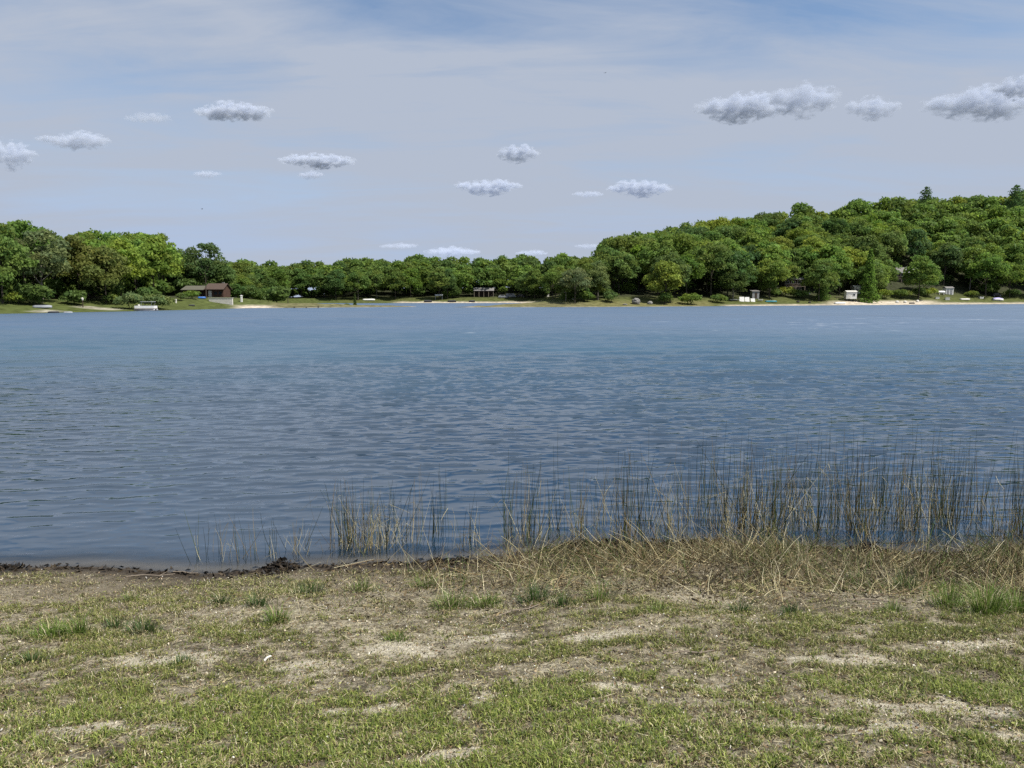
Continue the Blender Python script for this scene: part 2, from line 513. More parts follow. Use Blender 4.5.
def water_material():
    m, nt, n, l = new_mat('lake_water')
    out = n.new('ShaderNodeOutputMaterial'); b = n.new('ShaderNodeBsdfPrincipled')
    geo = n.new('ShaderNodeNewGeometry'); sp = n.new('ShaderNodeSeparateXYZ'); l.new(geo.outputs['Position'], sp.inputs[0])

    def waves(scale, sy, rot, det, rough=.55, dist=.3):
        mp = n.new('ShaderNodeMapping'); mp.inputs['Scale'].default_value = (scale, scale * sy, scale); mp.inputs['Rotation'].default_value = (0, 0, R(rot))
        l.new(geo.outputs['Position'], mp.inputs[0])
        k = n.new('ShaderNodeTexNoise'); k.inputs['Scale'].default_value = 1; k.inputs['Detail'].default_value = det
        k.inputs['Roughness'].default_value = rough; k.inputs['Distortion'].default_value = dist
        l.new(mp.outputs[0], k.inputs['Vector']); return k.outputs['Fac']

    def mm(op, a, b_):
        k = n.new('ShaderNodeMath'); k.operation = op
        for i, v in enumerate((a, b_)):
            if isinstance(v, (int, float)): k.inputs[i].default_value = v
            else: l.new(v, k.inputs[i])
        return k.outputs[0]

    def mr(v, a, b_, c=0, d=1):
        k = n.new('ShaderNodeMapRange'); k.interpolation_type = 'SMOOTHSTEP'
        k.inputs['From Min'].default_value = a; k.inputs['From Max'].default_value = b_
        k.inputs['To Min'].default_value = c; k.inputs['To Max'].default_value = d
        l.new(v, k.inputs['Value']); return k.outputs[0]

    # small ripples tilt the surface everywhere; the bigger waves are modelled near the bank
    def tilt(scale, sy, rot, det, rough=.55, dist=.3):
        mp = n.new('ShaderNodeMapping'); mp.inputs['Scale'].default_value = (scale, scale * sy, scale); mp.inputs['Rotation'].default_value = (0, 0, R(rot))
        l.new(geo.outputs['Position'], mp.inputs[0])
        k = n.new('ShaderNodeTexNoise'); k.inputs['Scale'].default_value = 1; k.inputs['Detail'].default_value = det
        k.inputs['Roughness'].default_value = rough; k.inputs['Distortion'].default_value = dist
        l.new(mp.outputs[0], k.inputs['Vector'])
        v = n.new('ShaderNodeVectorMath'); v.operation = 'SUBTRACT'; l.new(k.outputs['Color'], v.inputs[0]); v.inputs[1].default_value = (.5, .5, .5); return v.outputs[0]

    def vs(v, f, xyz=(.55, 1, 0)):
        k = n.new('ShaderNodeVectorMath'); k.operation = 'MULTIPLY'; l.new(v, k.inputs[0]); k.inputs[1].default_value = xyz
        q = n.new('ShaderNodeVectorMath'); q.operation = 'SCALE'; l.new(k.outputs[0], q.inputs[0])
        if isinstance(f, (int, float)): q.inputs['Scale'].default_value = f
        else: l.new(f, q.inputs['Scale'])
        return q.outputs[0]

    def va(a_, b_):
        k = n.new('ShaderNodeVectorMath'); k.operation = 'ADD'; l.new(a_, k.inputs[0]); l.new(b_, k.inputs[1]); return k.outputs[0]

    gust = waves(.035, 2.2, 5, 4)
    gust2 = waves(.16, 3.0, 7, 3)
    dist = mr(sp.outputs['Y'], 16, 50)
    amp = mm('ADD', .35, mm('MULTIPLY', mm('ADD', gust, gust2), .75))
    fine_ = vs(tilt(4.2, 3.4, 8, 4, .6), mm('MULTIPLY', amp, RIP))
    chop_ = vs(tilt(.9, 3.2, 7, 4), mm('MULTIPLY', mm('MULTIPLY', amp, CHOP), dist))
    roll_ = va(vs(tilt(.045, 3.4, 6, 6, .68), mm('MULTIPLY', mr(sp.outputs['Y'], 30, 90), 1.7), (.3, 1, 0)), vs(tilt(.13, 2.2, 4, 5, .7), mm('MULTIPLY', mr(sp.outputs['Y'], 40, 110), 2.0), (.3, 1, 0)))
    tot = va(va(va(fine_, chop_), roll_), geo.outputs['Normal'])
    nm = n.new('ShaderNodeVectorMath'); nm.operation = 'NORMALIZE'; l.new(tot, nm.inputs[0]); l.new(nm.outputs[0], b.inputs['Normal'])
    # the lake turns from dark clear shallows to blue deep water; ripples finer than a pixel far off are roughness
    streak = waves(.03, 5.0, 4, 7, .7)
    off = mm('ADD', sp.outputs['Y'], mm('ADD', mm('MULTIPLY', gust, 20), mm('MULTIPLY', mm('SUBTRACT', streak, .5), mm('MULTIPLY', sp.outputs['Y'], .55))))
    r = ramp(n, [(.12, BODY[0]), (.40, BODY[1]), (.85, BODY[2])])
    l.new(mr(off, 0, 120), r.inputs['Fac']); l.new(r.outputs[0], b.inputs['Base Color'])
    l.new(mr(off, 14, 85, .03, .52), b.inputs['Roughness']); b.inputs['IOR'].default_value = 2.5
    # clear shallows: the bed shows through at the very edge
    at = n.new('ShaderNodeAttribute'); at.attribute_name = 'depth'
    al = mr(at.outputs['Fac'], .0, .10, .30, 1.0)
    l.new(al, b.inputs['Alpha'])
    l.new(b.outputs[0], out.inputs[0]); return m


def lines(c, step, g, lim, far_):
    """grid lines from 0 out: even, then slowly widening, then fast"""
    o = [c]; d = step
    while o[-1] < lim: o.append(o[-1] + d); d *= g
    while o[-1] < far_: d *= 1.25; o.append(o[-1] + d)
    return o


wxp = lines(12.0, .045, 1.018, 95, 2500)
wx = np.array([-v for v in wxp[::-1]] + list(np.arange(-11.955, 11.99, .045)) + wxp)
wy = [6.6]
while wy[-1] < 130: wy.append(wy[-1] + max(.016, .0019 * wy[-1]))
while wy[-1] < 3300: wy.append(wy[-1] * 1.12)
wy = np.array([-400, -200, -100, -50, -20, -5, 0, 3, 5, 6] + wy)
wr = np.random.default_rng(5)


def wave_set(nw, l0, l1, spread_):
    r_ = []
    for _ in range(nw):
        lam = l0 * (l1 / l0) ** wr.random(); ang = R(95) + wr.normal(0, R(spread_)); k = 2 * math.pi / lam
        r_.append((k * math.cos(ang), k * math.sin(ang), lam ** .6, wr.random() * 6.283))
    q = math.sqrt(sum(c[2] ** 2 for c in r_) / 2)
    return [(a_, b_, c_ / q, d_) for a_, b_, c_, d_ in r_]


NEAR_W, MID_W = wave_set(64, .19, .95, 18), wave_set(44, .9, 4.0, 16)


def crests(X, Y, comps, sharp):
    """unit-variance sea with sharp crests over flat troughs"""
    Z = np.zeros_like(X)
    for kx, ky, amp, ph in comps: Z += amp * np.sin(kx * X + ky * Y + ph)
    return np.exp(sharp * (2.1 * np.tanh(Z / 2.1))) - math.exp(sharp * sharp / 2)


def water_z(X, Y):
    out = np.zeros_like(X)
    dep = np.clip(Y - near_shore_y(X), 0, None)
    mod = (.45 + 1.1 * fbm(X * .22, Y * .22, 61, 3)) * (.30 + .70 * smooth(0, 3.5, dep)) * (.6 + .4 * smooth(-8, 4, X + (Y - 8) * .4))
    f1 = smooth(48, 24, Y) * smooth(60, 40, np.abs(X)); a1 = (f1 > 0) & (Y > 5)
    out[a1] += (crests(X[a1], Y[a1], NEAR_W, .72) * W_NEAR * f1[a1] * mod[a1])
    f2 = smooth(12, 30, Y) * smooth(128, 80, Y) * smooth(95, 70, np.abs(X)); a2 = f2 > 0
    out[a2] += crests(X[a2], Y[a2], MID_W, .7) * W_MID * f2[a2] * (.5 + fbm(X[a2] * .06, Y[a2] * .08, 63, 3))
    return out


W_NEAR, W_MID = .0138, .038
wme = grid_mesh('water', wx, wy, water_z)
WX, WY = np.meshgrid(wx, wy)
wco = np.empty(len(wme.vertices) * 3, np.float32); wme.vertices.foreach_get('co', wco); wco = wco.reshape(-1, 3)
wco[:, 1] -= .55 * wco[:, 2]          # wind pushes the crests towards the near bank: steep fronts, gentle backs
wme.vertices.foreach_set('co', wco.ravel())
dep = np.where(WY < 60, np.clip(WY - near_shore_y(WX), -1, 9) * .13, 2.0)
a = wme.attributes.new('depth', 'FLOAT', 'POINT'); a.data.foreach_set('value', dep.ravel().astype(np.float32))
water = obj_np('water', wme, water_material()); tag(water, 'blue rippled lake', None, None, 'structure')

# ------------------------------------------------------------------ trees
def leaf_cards(centers, normals, size, rng, tint, flat=.55):
    """one small bent leaf-spray face per centre"""
    N = len(centers)
    rnd = rng.normal(size=(N, 3)); nrm = normals * flat + rnd * (1 - flat)
    nrm /= np.linalg.norm(nrm, axis=1, keepdims=True) + 1e-9
    t = np.cross(nrm, rng.normal(size=(N, 3))); t /= np.linalg.norm(t, axis=1, keepdims=True) + 1e-9
    b = np.cross(nrm, t)
    s = size * rng.uniform(.6, 1.35, (N, 1)); asp = rng.uniform(.5, 1.0, (N, 1))
    k = rng.uniform(.5, 1, (N, 4, 1))
    v = np.stack([centers + t * s * k[:, 0], centers + b * s * asp * k[:, 1] + nrm * s * .15, centers - t * s * k[:, 2], centers - b * s * asp * k[:, 3] + nrm * s * .15], 1)
    col = np.repeat(tint[:, None, :], 4, 1)
    return v.reshape(-1, 3), np.arange(N * 4).reshape(N, 4), col.reshape(-1, 3)


def limb(mb, p0, p1, r0, r1, wob=.25):
    p0, p1 = Vector(p0), Vector(p1); L = (p1 - p0).length
    pts = [p0.lerp(p1, t) + Vector((random.uniform(-1, 1), random.uniform(-1, 1), 0)) * wob * L * .12 * (0 < t < 1) for t in (0, .33, .66, 1)]
    mb.tube(pts, r0, r1, 6)


def make_broadleaf(seed, h, rx, base, nl, lr, leaf=.42, per=120, bark='bark'):
    """returns (trunk mesh, crown mesh): trunk with limbs, crown of leafy lobes with gaps"""
    rng = np.random.default_rng(seed); random.seed(seed)
    cz, rz = (h + base) / 2, (h - base) / 2
    cs = []
    while len(cs) < nl:
        d = rng.normal(size=3); d /= np.linalg.norm(d)
        if d[2] < -.55: continue
        rr = rng.uniform(.45, 1.0) ** .6
        taper = 1.0 - .28 * max(0, d[2])
        cs.append(np.array([d[0] * (rx - lr * .6) * rr * taper, d[1] * (rx - lr * .6) * rr * taper, cz + d[2] * (rz - lr * .5) * rr]))
    V, Nn, T = [], [], []
    for c in cs:
        r = lr * rng.uniform(.6, 1.25); npl = int(per * (r / lr) ** 2)
        d = rng.normal(size=(npl, 3)); d /= np.linalg.norm(d, axis=1, keepdims=True)
        d[:, 2] = np.where(d[:, 2] < -.35, -d[:, 2], d[:, 2])
        bump = 1 + .22 * np.sin(d[:, 0:1] * 5 + c[0]) * np.sin(d[:, 1:2] * 5 + c[1]) * np.cos(d[:, 2:3] * 4 + c[2])
        p = c + d * r * np.array([1.1, 1.1, .8]) * (1 - .34 * rng.random((npl, 1)) ** 1.5 + .24 * rng.random((npl, 1)) ** 4) * bump
        lobe = rng.uniform(.82, 1.18); warm = rng.uniform(-.1, .14)
        t = np.ones((npl, 3)) * lobe * rng.uniform(.75, 1.25, (npl, 1)) * np.array([1 + warm, 1, 1 - warm])
        V.append(p); Nn.append(d); T.append(t)
    nin = per * 2
    d = rng.normal(size=(nin, 3)); d /= np.linalg.norm(d, axis=1, keepdims=True)
    V.append(np.array([0, 0, cz]) + d * np.array([rx, rx, rz]) * rng.uniform(.3, .85, (nin, 1))); Nn.append(d); T.append(np.ones((nin, 3)) * rng.uniform(.7, 1.1, (nin, 1)))
    v, q, c = leaf_cards(np.concatenate(V), np.concatenate(Nn), leaf, rng, np.concatenate(T))
    crown = mesh_np('crown', v, q, col=c); crown.materials.append(M['leaf'])
    mb = MB(); lean = Vector((random.uniform(-.5, .5), random.uniform(-.5, .5), 0)); tr = h * .0125 + .03
    top = Vector((0, 0, h * .8)) + lean
    limb(mb, (0, 0, -.6), Vector((0, 0, max(base, h * .2))) + lean * .3, tr, tr * .8, .1)
    limb(mb, Vector((0, 0, max(base, h * .2))) + lean * .3, top, tr * .8, tr * .2, .3)
    for k in range(7):
        c = cs[k * len(cs) // 7]; z0 = min(max(base, h * .2) + (h * .35) * random.random(), c[2] - .3)
        if z0 < h * .12: z0 = h * .12
        limb(mb, Vector((0, 0, z0)) + lean * .5, c, tr * .45, tr * .1)
    bmesh.ops.recalc_face_normals(mb.bm, faces=mb.bm.faces[:])
    trunk = bpy.data.meshes.new('trunk'); mb.bm.to_mesh(trunk); mb.bm.free(); trunk.materials.append(M[bark])
    return trunk, crown


def make_conifer(seed, h, r, base, pine=False, leaf=.3):
    rng = np.random.default_rng(seed); random.seed(seed)
    V, Nn, T = [], [], []
    mb = MB(); mb.tube([(0, 0, -.5), (0, 0, h * .5), (0, 0, h * .98)], h * .014, .03, 6)
    tiers = 10 if pine else 24
    for i in range(tiers):
        f = i / (tiers - 1); z = base + (h - base) * f
        rr = r * ((1 - f) ** .8 * (.75 if not pine else 1) + (.06 if not pine else .25)) * rng.uniform(.75, 1.15)
        nb = rng.integers(6, 9) if not pine else rng.integers(3, 6)
        for b in range(nb):
            a = 6.283 * b / nb + rng.uniform(0, 1); L = rr * rng.uniform(.7, 1.1)
            e = np.array([math.cos(a) * L, math.sin(a) * L, z + (-.18 * L if not pine else .12 * L)])
            mb.tube([(0, 0, z), tuple(e)], .05, .015, 4)
            npl = int((44 if not pine else 60) * max(.35, L / r) + 10)
            t = rng.uniform(.25 if not pine else .5, 1.05, (npl, 1))
            p = np.array([0, 0, z]) * (1 - t) + e * t + rng.normal(size=(npl, 3)) * (np.array([.34, .34, .26]) if not pine else np.array([.5, .5, .38])) * (L / r + .4)
            V.append(p); Nn.append(np.tile([0, 0, 1.0], (npl, 1))); T.append(np.ones((npl, 3)) * rng.uniform(.6, 1.3, (npl, 1)))
    v, q, c = leaf_cards(np.concatenate(V), np.concatenate(Nn), leaf, rng, np.concatenate(T), .4)
    crown = mesh_np('crown', v, q, col=c); crown.materials.append(M['leaf'])
    bmesh.ops.recalc_face_normals(mb.bm, faces=mb.bm.faces[:])
    trunk = bpy.data.meshes.new('trunk'); mb.bm.to_mesh(trunk); mb.bm.free(); trunk.materials.append(M['bark'])
    return trunk, crown


BROAD = [make_broadleaf(100, 16, 7.2, 2.4, 66, 1.65, .42, 92), make_broadleaf(101, 17, 6.6, 2.8, 70, 1.5, .42, 88), make_broadleaf(102, 15.5, 7.4, 2.2, 74, 1.5, .42, 88),
         make_broadleaf(103, 18, 6.0, 3.0, 64, 1.5, .42, 90), make_broadleaf(104, 16.5, 6.8, 2.6, 80, 1.35, .42, 80), make_broadleaf(105, 17.5, 7.2, 3.0, 68, 1.65, .42, 92)]
LOD = [make_broadleaf(160, 16, 7.2, 1.6, 34, 2.0, .8, 42), make_broadleaf(161, 17.5, 6.8, 1.8, 32, 2.0, .8, 42), make_broadleaf(162, 15.5, 7.4, 1.5, 36, 1.9, .8, 42)]
LOWLOD = [make_broadleaf(163, 4.2, 3.4, .1, 16, 1.2, .6, 45)]
EDGE = [make_broadleaf(110, 15, 6.4, .8, 50, 1.7, bark='pale_bark'), make_broadleaf(111, 13.5, 6.0, .6, 46, 1.7), make_broadleaf(112, 16, 5.8, 1.2, 50, 1.6)]
AIRY = [make_broadleaf(120, 17, 5.4, 1.2, 46, 1.4, .38, 100, 'pale_bark'), make_broadleaf(121, 16, 5.2, 1.0, 46, 1.4, .38, 100, 'pale_bark')]
CONIF = [make_conifer(130, 15, 3.4, 1.0), make_conifer(131, 17, 3.8, 1.2)]
PINE = [make_conifer(140, 20, 3.6, 9.0, True, .36)]
BUSH = [make_broadleaf(150, 3.0, 2.3, .1, 16, .8, .24, 80), make_broadleaf(151, 2.4, 2.6, .1, 18, .75, .24, 80), make_broadleaf(152, 3.6, 2.0, .2, 16, .8, .24, 80)]

SHADES = {'bright green': (0.188, 0.281, 0.050), 'fresh green': (0.155, 0.242, 0.048), 'mid green': (0.131, 0.208, 0.045), 'deep green': (0.099, 0.163, 0.045),
          'olive green': (.155, .222, .050), 'grey green': (0.161, 0.210, 0.078), 'brown tinged': (.150, .188, .052), 'yellow green': (0.213, 0.283, 0.050)}


def plant(name, meshes, loc, sc, shade, rz=None, label=None, cat='tree', group=None, jit=.12):
    """a tree: empty at its foot > trunk, crown"""
    rz = random.uniform(0, 6.28) if rz is None else rz
    root = empty(name, loc, rz, label, cat, group)
    root.scale = (sc * random.uniform(.93, 1.08), sc * random.uniform(.93, 1.08), sc)
    for nm, me in (('trunk', meshes[0]), ('crown', meshes[1])):
        o = link(bpy.data.objects.new(nm, me), root)
        c = SHADES[shade]; j = 1 + random.uniform(-jit, jit)
        o.color = (c[0] * j * random.uniform(.9, 1.1), c[1] * j, c[2] * j * random.uniform(.8, 1.2), 1)
    return root


ORD = ['', 'first', 'second', 'third', 'fourth', 'fifth', 'sixth', 'seventh', 'eighth', 'ninth', 'tenth', 'eleventh', 'twelfth', 'thirteenth', 'fourteenth',
       'fifteenth', 'sixteenth', 'seventeenth', 'eighteenth', 'nineteenth', 'twentieth']
TENS = {2: 'twenty', 3: 'thirty', 4: 'forty', 5: 'fifty', 6: 'sixty', 7: 'seventy', 8: 'eighty', 9: 'ninety'}


def ordinal(k):
    if k <= 20: return ORD[k]
    if k % 10 == 0: return TENS[k // 10][:-1] + 'ieth'
    return TENS[k // 10] + '-' + ORD[k % 10]


# clearings: picture columns that must stay open in front of a building, up to its distance
CLEAR = [(176, 248, 222, 14), (785, 801, 300, 4), (890, 908, 336, 0), (841, 859, 292, 4), (930, 960, 338, 6), (742, 764, 276, 4), (470, 520, 385, 4), (625, 660, 250, 4)]
random.seed(21)
spots = []; extra = []
sp_ = 10.4
for gy in np.arange(100, 480, sp_):
    for gx in np.arange(-260, 380, sp_):
        x = gx + random.uniform(-.42, .42) * sp_ + (sp_ / 2 if int(gy / sp_) % 2 else 0); y = gy + random.uniform(-.42, .42) * sp_
        spots.append((x, y))
for _ in range(60):           # a denser front on the left bank
    t_ = random.random(); x, y = -175 + 108 * t_ + random.uniform(-6, 6), 122 + 90 * t_ + random.uniform(-14, 14)
    if all((x - a_) ** 2 + (y - b_) ** 2 > 36 for a_, b_ in spots): spots.append((x, y))
sa = np.array(spots); sd = land_d(sa[:, 0], sa[:, 1]); sz = far_z(sa[:, 0], sa[:, 1])
trees = []
for (x, y), d, z in zip(spots, sd, sz):
    px, py = project(x, y, z)
    if not (-60 < px < 1095): continue
    if px < 300 and y < 300:
        zone, d0, d1 = 'left', 12 + 3 * math.sin(px * .09), 80
        if px > 165: d0, d1 = 24, 90
        if px < 120: d1 = 115
    elif px < 575 and y > 250:
        zone, d0, d1 = 'middle', 11, 95
    else:
        zone, d0, d1 = 'right', 11 + 4 * math.sin(px * .05 + 1), 106
        if px < 712: d0 = 5.5
    if not d0 < d < d1: continue
    if 290 < px < 430 and y < 345: continue
    if any(p0 - m_ < px < p1 + m_ and y < ym for p0, p1, ym, m_ in CLEAR): continue
    trees.append([x, y, z, px, zone, d, d0, d1])
# order from the front so that the nearest rows are the ones kept
TREES = []
for x, y, z, px, zone, d, d0, d1 in trees:
    front = d < d0 + 11
    if zone == 'left':
        fam = EDGE + AIRY if front else BROAD
        h = random.uniform(.94, 1.1) if px < 165 else random.uniform(.82, .98)
        if px < 165: sh = random.choice(['grey green', 'olive green', 'fresh green', 'mid green', 'fresh green'] if px < 75 else ['olive green', 'brown tinged', 'fresh green', 'mid green', 'fresh green', 'olive green'] if px < 118 else ['bright green', 'fresh green', 'bright green', 'mid green'])
        else: sh = random.choice(['mid green', 'fresh green', 'fresh green', 'deep green', 'bright green'])
    elif zone == 'middle':
        fam = (EDGE if front else BROAD); h = random.uniform(.98, 1.16) * (.74 if y < 320 else 1)
        sh = random.choice(['fresh green', 'mid green', 'olive green', 'mid green', 'deep green', 'bright green', 'olive green'])
    else:
        fam = EDGE + BROAD[:2] if front else BROAD + AIRY[:1]
        h = random.uniform(.96, 1.34) * (.66 if px < 604 else 1) * (.8 if front and random.random() < .3 else 1)
        sh = random.choice(['bright green', 'fresh green', 'mid green', 'fresh green', 'deep green', 'olive green', 'yellow green'] if px > 600 else ['olive green', 'olive green', 'grey green'])
    TREES.append(dict(x=x, y=y, z=z, px=px, zone=zone, d=d, front=front, back=d > d1 - 22, fam=fam, h=h, sh=sh))
print('TREES', len(TREES), {k: sum(t['zone'] == k for t in TREES) for k in ('left', 'middle', 'right')})
# the nearest are trees of their own; what lies deeper in the woods reads as one mass
def depth_rank(t): return t['y'] * (.75 if t['zone'] == 'left' else 1.0) + (0 if t['front'] else 25) + (60 if t['zone'] == 'middle' and not t['front'] else 0)
TREES.sort(key=depth_rank)
DEEP, TREES = TREES[284:], TREES[:284]
wv, wq, wc, off_ = [], [], [], 0
wood_items = [(t['x'], t['y'], t['z'] - .3, t['h'], t['sh'], LOD) for t in DEEP]
for (x, y), d, z in zip(spots, sd, sz):          # undergrowth between the trunks
    if d > (7 if 8 < x < 85 else 13) and d < (125 if x < -60 else 100) and random.random() < (.92 if d > 24 else .7 if x < 20 else .38):
        ppx = project(x + 4, y + 4, z)[0]
        if -60 < ppx < 1095 and not (290 < ppx < 430 and y < 345) and not any(p0 - 9 < ppx < p1 + 9 and y + 2 < ym for p0, p1, ym, m_ in CLEAR): wood_items.append((x + 4, y + 4, gz(x + 4, y + 4) - .2, random.uniform(.7, 1.3), random.choice(['deep green', 'mid green']), LOWLOD))
for x, y, z, h, sh, fam in wood_items:
    me = random.choice(fam)[1]; nv = len(me.vertices)
    co = np.empty(nv * 3, np.float32); me.vertices.foreach_get('co', co); co = co.reshape(-1, 3) * h
    cc = np.empty(nv * 4, np.float32); me.attributes['Col'].data.foreach_get('color', cc); cc = cc.reshape(-1, 4)[:, :3]
    a_ = random.uniform(0, 6.28); ca, sa_ = math.cos(a_), math.sin(a_)
    wv.append(np.stack([co[:, 0] * ca - co[:, 1] * sa_ + x, co[:, 0] * sa_ + co[:, 1] * ca + y, co[:, 2] + z], 1))
    wc.append(cc * np.array(SHADES[sh]) * random.uniform(.88, 1.12)); wq.append(np.arange(nv).reshape(-1, 4) + off_); off_ += nv
o = obj_np('woods', mesh_np('woods', np.concatenate(wv), np.concatenate(wq), None, np.concatenate(wc)), M['leaf'])
tag(o, 'deeper woods closing the gaps behind the nearer trees', 'woods', None, 'stuff')
print('DEEP', len(DEEP), 'verts', off_)
wherew = {'left': 'left shore', 'middle': 'distant middle shore', 'right': 'right hillside'}
bandw = {0: 'waterfront row', 1: 'middle belt', 2: 'ridge row'}
cnt = {}
TREES.sort(key=lambda t: t['px'])
for t in TREES:
    b = 0 if t['front'] else 2 if t['back'] else 1
    k = (t['zone'], b, t['sh']); cnt[k] = cnt.get(k, 0) + 1
    lab = f"{t['sh']} tree, {ordinal(cnt[k])} of that shade from left, {wherew[t['zone']]} {bandw[b]}"
    plant('leafy_tree', random.choice(t['fam']), (t['x'], t['y'], t['z'] - .2), t['h'], t['sh'], None, lab, 'tree', f"leafy trees in the {bandw[b]} of the {wherew[t['zone']]}")


def at(px, y): 
    x = px_to_x(px, y); z = gz(x, y); x = px_to_x(px, y, z)
    return Vector((x, y, gz(x, y)))


# single trees worth pointing at
for px, y, fam, h, sh, nm, lab in (
        (207, 232, AIRY[0], 1.12, 'deep green', 'leafy_tree', 'tall slim dark tree rising behind the brown lodge roof'),
        (193, 240, AIRY[1], 1.02, 'grey green', 'leafy_tree', 'pale thin topped tree left of the tall slim one behind the lodge'),
        (822, 281, CONIF[1], .82, 'mid green', 'conifer', 'broad dark conifer left of the white shed'),
        (829, 286, EDGE[1], .72, 'deep green', 'leafy_tree', 'round dark tree between the dark cabin and white shed'),
        (868, 286, CONIF[0], 1.35, 'fresh green', 'conifer', 'tall green conifer right of the white shed'),
        (733, 262, EDGE[0], .8, 'deep green', 'leafy_tree', 'dark low tree just left of grey outhouse'),
        (768, 274, EDGE[2], .62, 'deep green', 'leafy_tree', 'small dark tree just right of grey outhouse'),
        (924, 405, PINE[0], 1.24, 'deep green', 'pine', 'dark pine top poking above the right ridge beyond the hillside house'),
        (1013, 415, PINE[0], 1.30, 'deep green', 'pine', 'flat topped pine breaking the skyline at far right'),
        (355, 222, CONIF[0], .24, 'deep green', 'conifer', 'small dark conifer alone on the left sand spit'),
        (566, 247, CONIF[1], .74, 'olive green', 'leafy_tree', 'pointed olive tree at the root of the grassy spit'),
        (585, 246, AIRY[0], .86, 'olive green', 'leafy_tree', 'thin olive tree beside the pointed one by the spit'),
        (598, 238, AIRY[1], .8, 'grey green', 'leafy_tree', 'pale bushy tree at the left foot of the right hill')):
    p = at(px, y); random.seed(int(px)); plant(nm, fam, (p.x, p.y, p.z - .2), h, sh, None, lab, 'conifer' if nm != 'leafy_tree' else 'tree')

# bushes along the shore
random.seed(33)
for px, y, k, h, sh, lab in (
        (130, 160, 0, 1.25, 'grey green', 'round grey green bush left of the pontoon boat'),
        (156, 168, 1, 1.35, 'grey green', 'wide grey green bush just behind the pontoon boat'),
        (112, 165, 1, .9, 'olive green', 'low olive bush behind the pale sand patch on left lawn'),
        (192, 200, 1, .95, 'olive green', 'low bush in front of the lodge porch'),
        (181, 192, 0, .7, 'grey green', 'small bush left of the lodge on the bank'),
        (236, 226, 2, 1.3, 'deep green', 'dark bush at the right end of the lodge'),
        (250, 232, 0, 1.4, 'deep green', 'dark bush behind the white post'),
        (18, 146, 1, 1.0, 'yellow green', 'yellow green bush at the left frame edge lawn'),
        (347, 224, 1, .35, 'olive green', 'tiny olive bush left of the spit conifer'),
        (690, 243, 1, 1.5, 'olive green', 'wide brownish brush mound on right shore'),
        (718, 254, 1, 1.2, 'olive green', 'low olive bush left of the white dock panels'),
        (611, 236, 0, 1.2, 'deep green', 'dark bush at the shore left of the grey boulder'),
        (665, 240, 2, 1.2, 'mid green', 'upright bush right of the grey boulder'),
        (786, 283, 1, 1.5, 'yellow green', 'yellow green bush on grassy bank below the dark cabin'),
        (801, 281, 1, 1.3, 'olive green', 'olive bush beside the white ball lamp'),
        (776, 280, 0, 1.1, 'mid green', 'green bush above the teal canoe'),
        (884, 300, 1, 1.6, 'yellow green', 'yellow green bush on bank below the hillside house'),
        (900, 304, 1, 1.5, 'olive green', 'olive bush above the white stones'),
        (876, 296, 0, 1.0, 'olive green', 'small olive bush at the top of the sand beach'),
        (918, 312, 0, 1.4, 'deep green', 'dark bush left of the propane tank'),
        (928, 316, 1, 1.5, 'yellow green', 'bright bush just left of the two door shed'),
        (972, 326, 1, 1.2, 'olive green', 'olive bush right of the two door shed'),
        (1012, 336, 1, 1.4, 'mid green', 'bush at the far right edge of the shore')):
    p = at(px, y); plant('bush', BUSH[k], (p.x, p.y, p.z - .1), h, sh, None, lab, 'bush')

# ------------------------------------------------------------------ buildings and things on the far shore
def gable(mb, x0, x1, y0, y1, z0, z1, th=.12, hip=0):
    """two sloped roof sheets with ridge along x"""
    ym = (y0 + y1) / 2
    for a, b_ in ((y0, ym), (y1, ym)):
        pts = [(x0, a, z0), (x1, a, z0), (x1 - hip, b_, z1), (x0 + hip, b_, z1)]
        mb.poly(pts, th)
    if hip:
        mb.poly([(x0, y0, z0), (x0, y1, z0), (x0 + hip, ym, z1)], th); mb.poly([(x1, y0, z0), (x1, y1, z0), (x1 - hip, ym, z1)], th)


def window(parent, c, wd, ht, frame='white'):
    f = MB()
    for dx in (-1, 1): f.box((c[0] + dx * wd / 2, c[1], c[2]), (.1, .08, ht + .1))
    for dz in (-1, 1): f.box((c[0], c[1], c[2] + dz * ht / 2), (wd - .1, .08, .1))
    o = f.build('window', M[frame], parent)
    MB().box((c[0], c[1] + .015, c[2]), (wd - .08, .03, ht - .08)).build('pane', M['glass'], o)
    return o


# brown lodge
p = at(205, 216); p.z -= .25
lod = empty('lodge', p, R(-4), 'brown lodge with wide shingled roof behind a pale retaining wall', 'house')
wb = MB(); wb.box((2.9, 2.5, 1.0), (5.2, 4.6, 2.6)); wb.poly([(.3, .22, 2.3), (.3, 4.78, 2.3), (.3, 2.5, 3.5)], 5.2, (1, 0, 0)); wb.build('wall', M['brown_wall'], lod)
MB().box((-3.3, 2.9, .9), (6.9, 3.6, 2.4)).build('porch_wall', M['brown_wall'], lod)
rb = MB(); gable(rb, -.1, 5.9, -.4, 5.4, 2.25, 4.0); ro = rb.build('roof', M['brown_roof'], lod)
MB().box((4.2, 3.2, 4.0), (.6, .6, .9)).build('chimney', M['rock'], ro)
rb = MB(); rb.poly([(-7.1, -.5, 2.12), (-.12, -.5, 2.12), (-.12, 2.9, 3.35), (-7.1, 2.9, 3.35)], .12); rb.poly([(-7.1, 5.0, 2.12), (-.12, 5.0, 2.12), (-.12, 2.92, 3.35), (-7.1, 2.92, 3.35)], .12); rb.build('porch_roof', M['olive_roof'], lod)
for x in (-6.9, -4.6, -2.3): MB().box((x, -.3, .85), (.16, .16, 2.5)).build('porch_post', M['dark_wood'], lod)
d = MB().box((1.5, .16, .9), (.95, .08, 2.1)).build('door', M['offwhite'], lod); MB().ball((1.85, .08, .9), .06).build('handle', M['alu'], d)
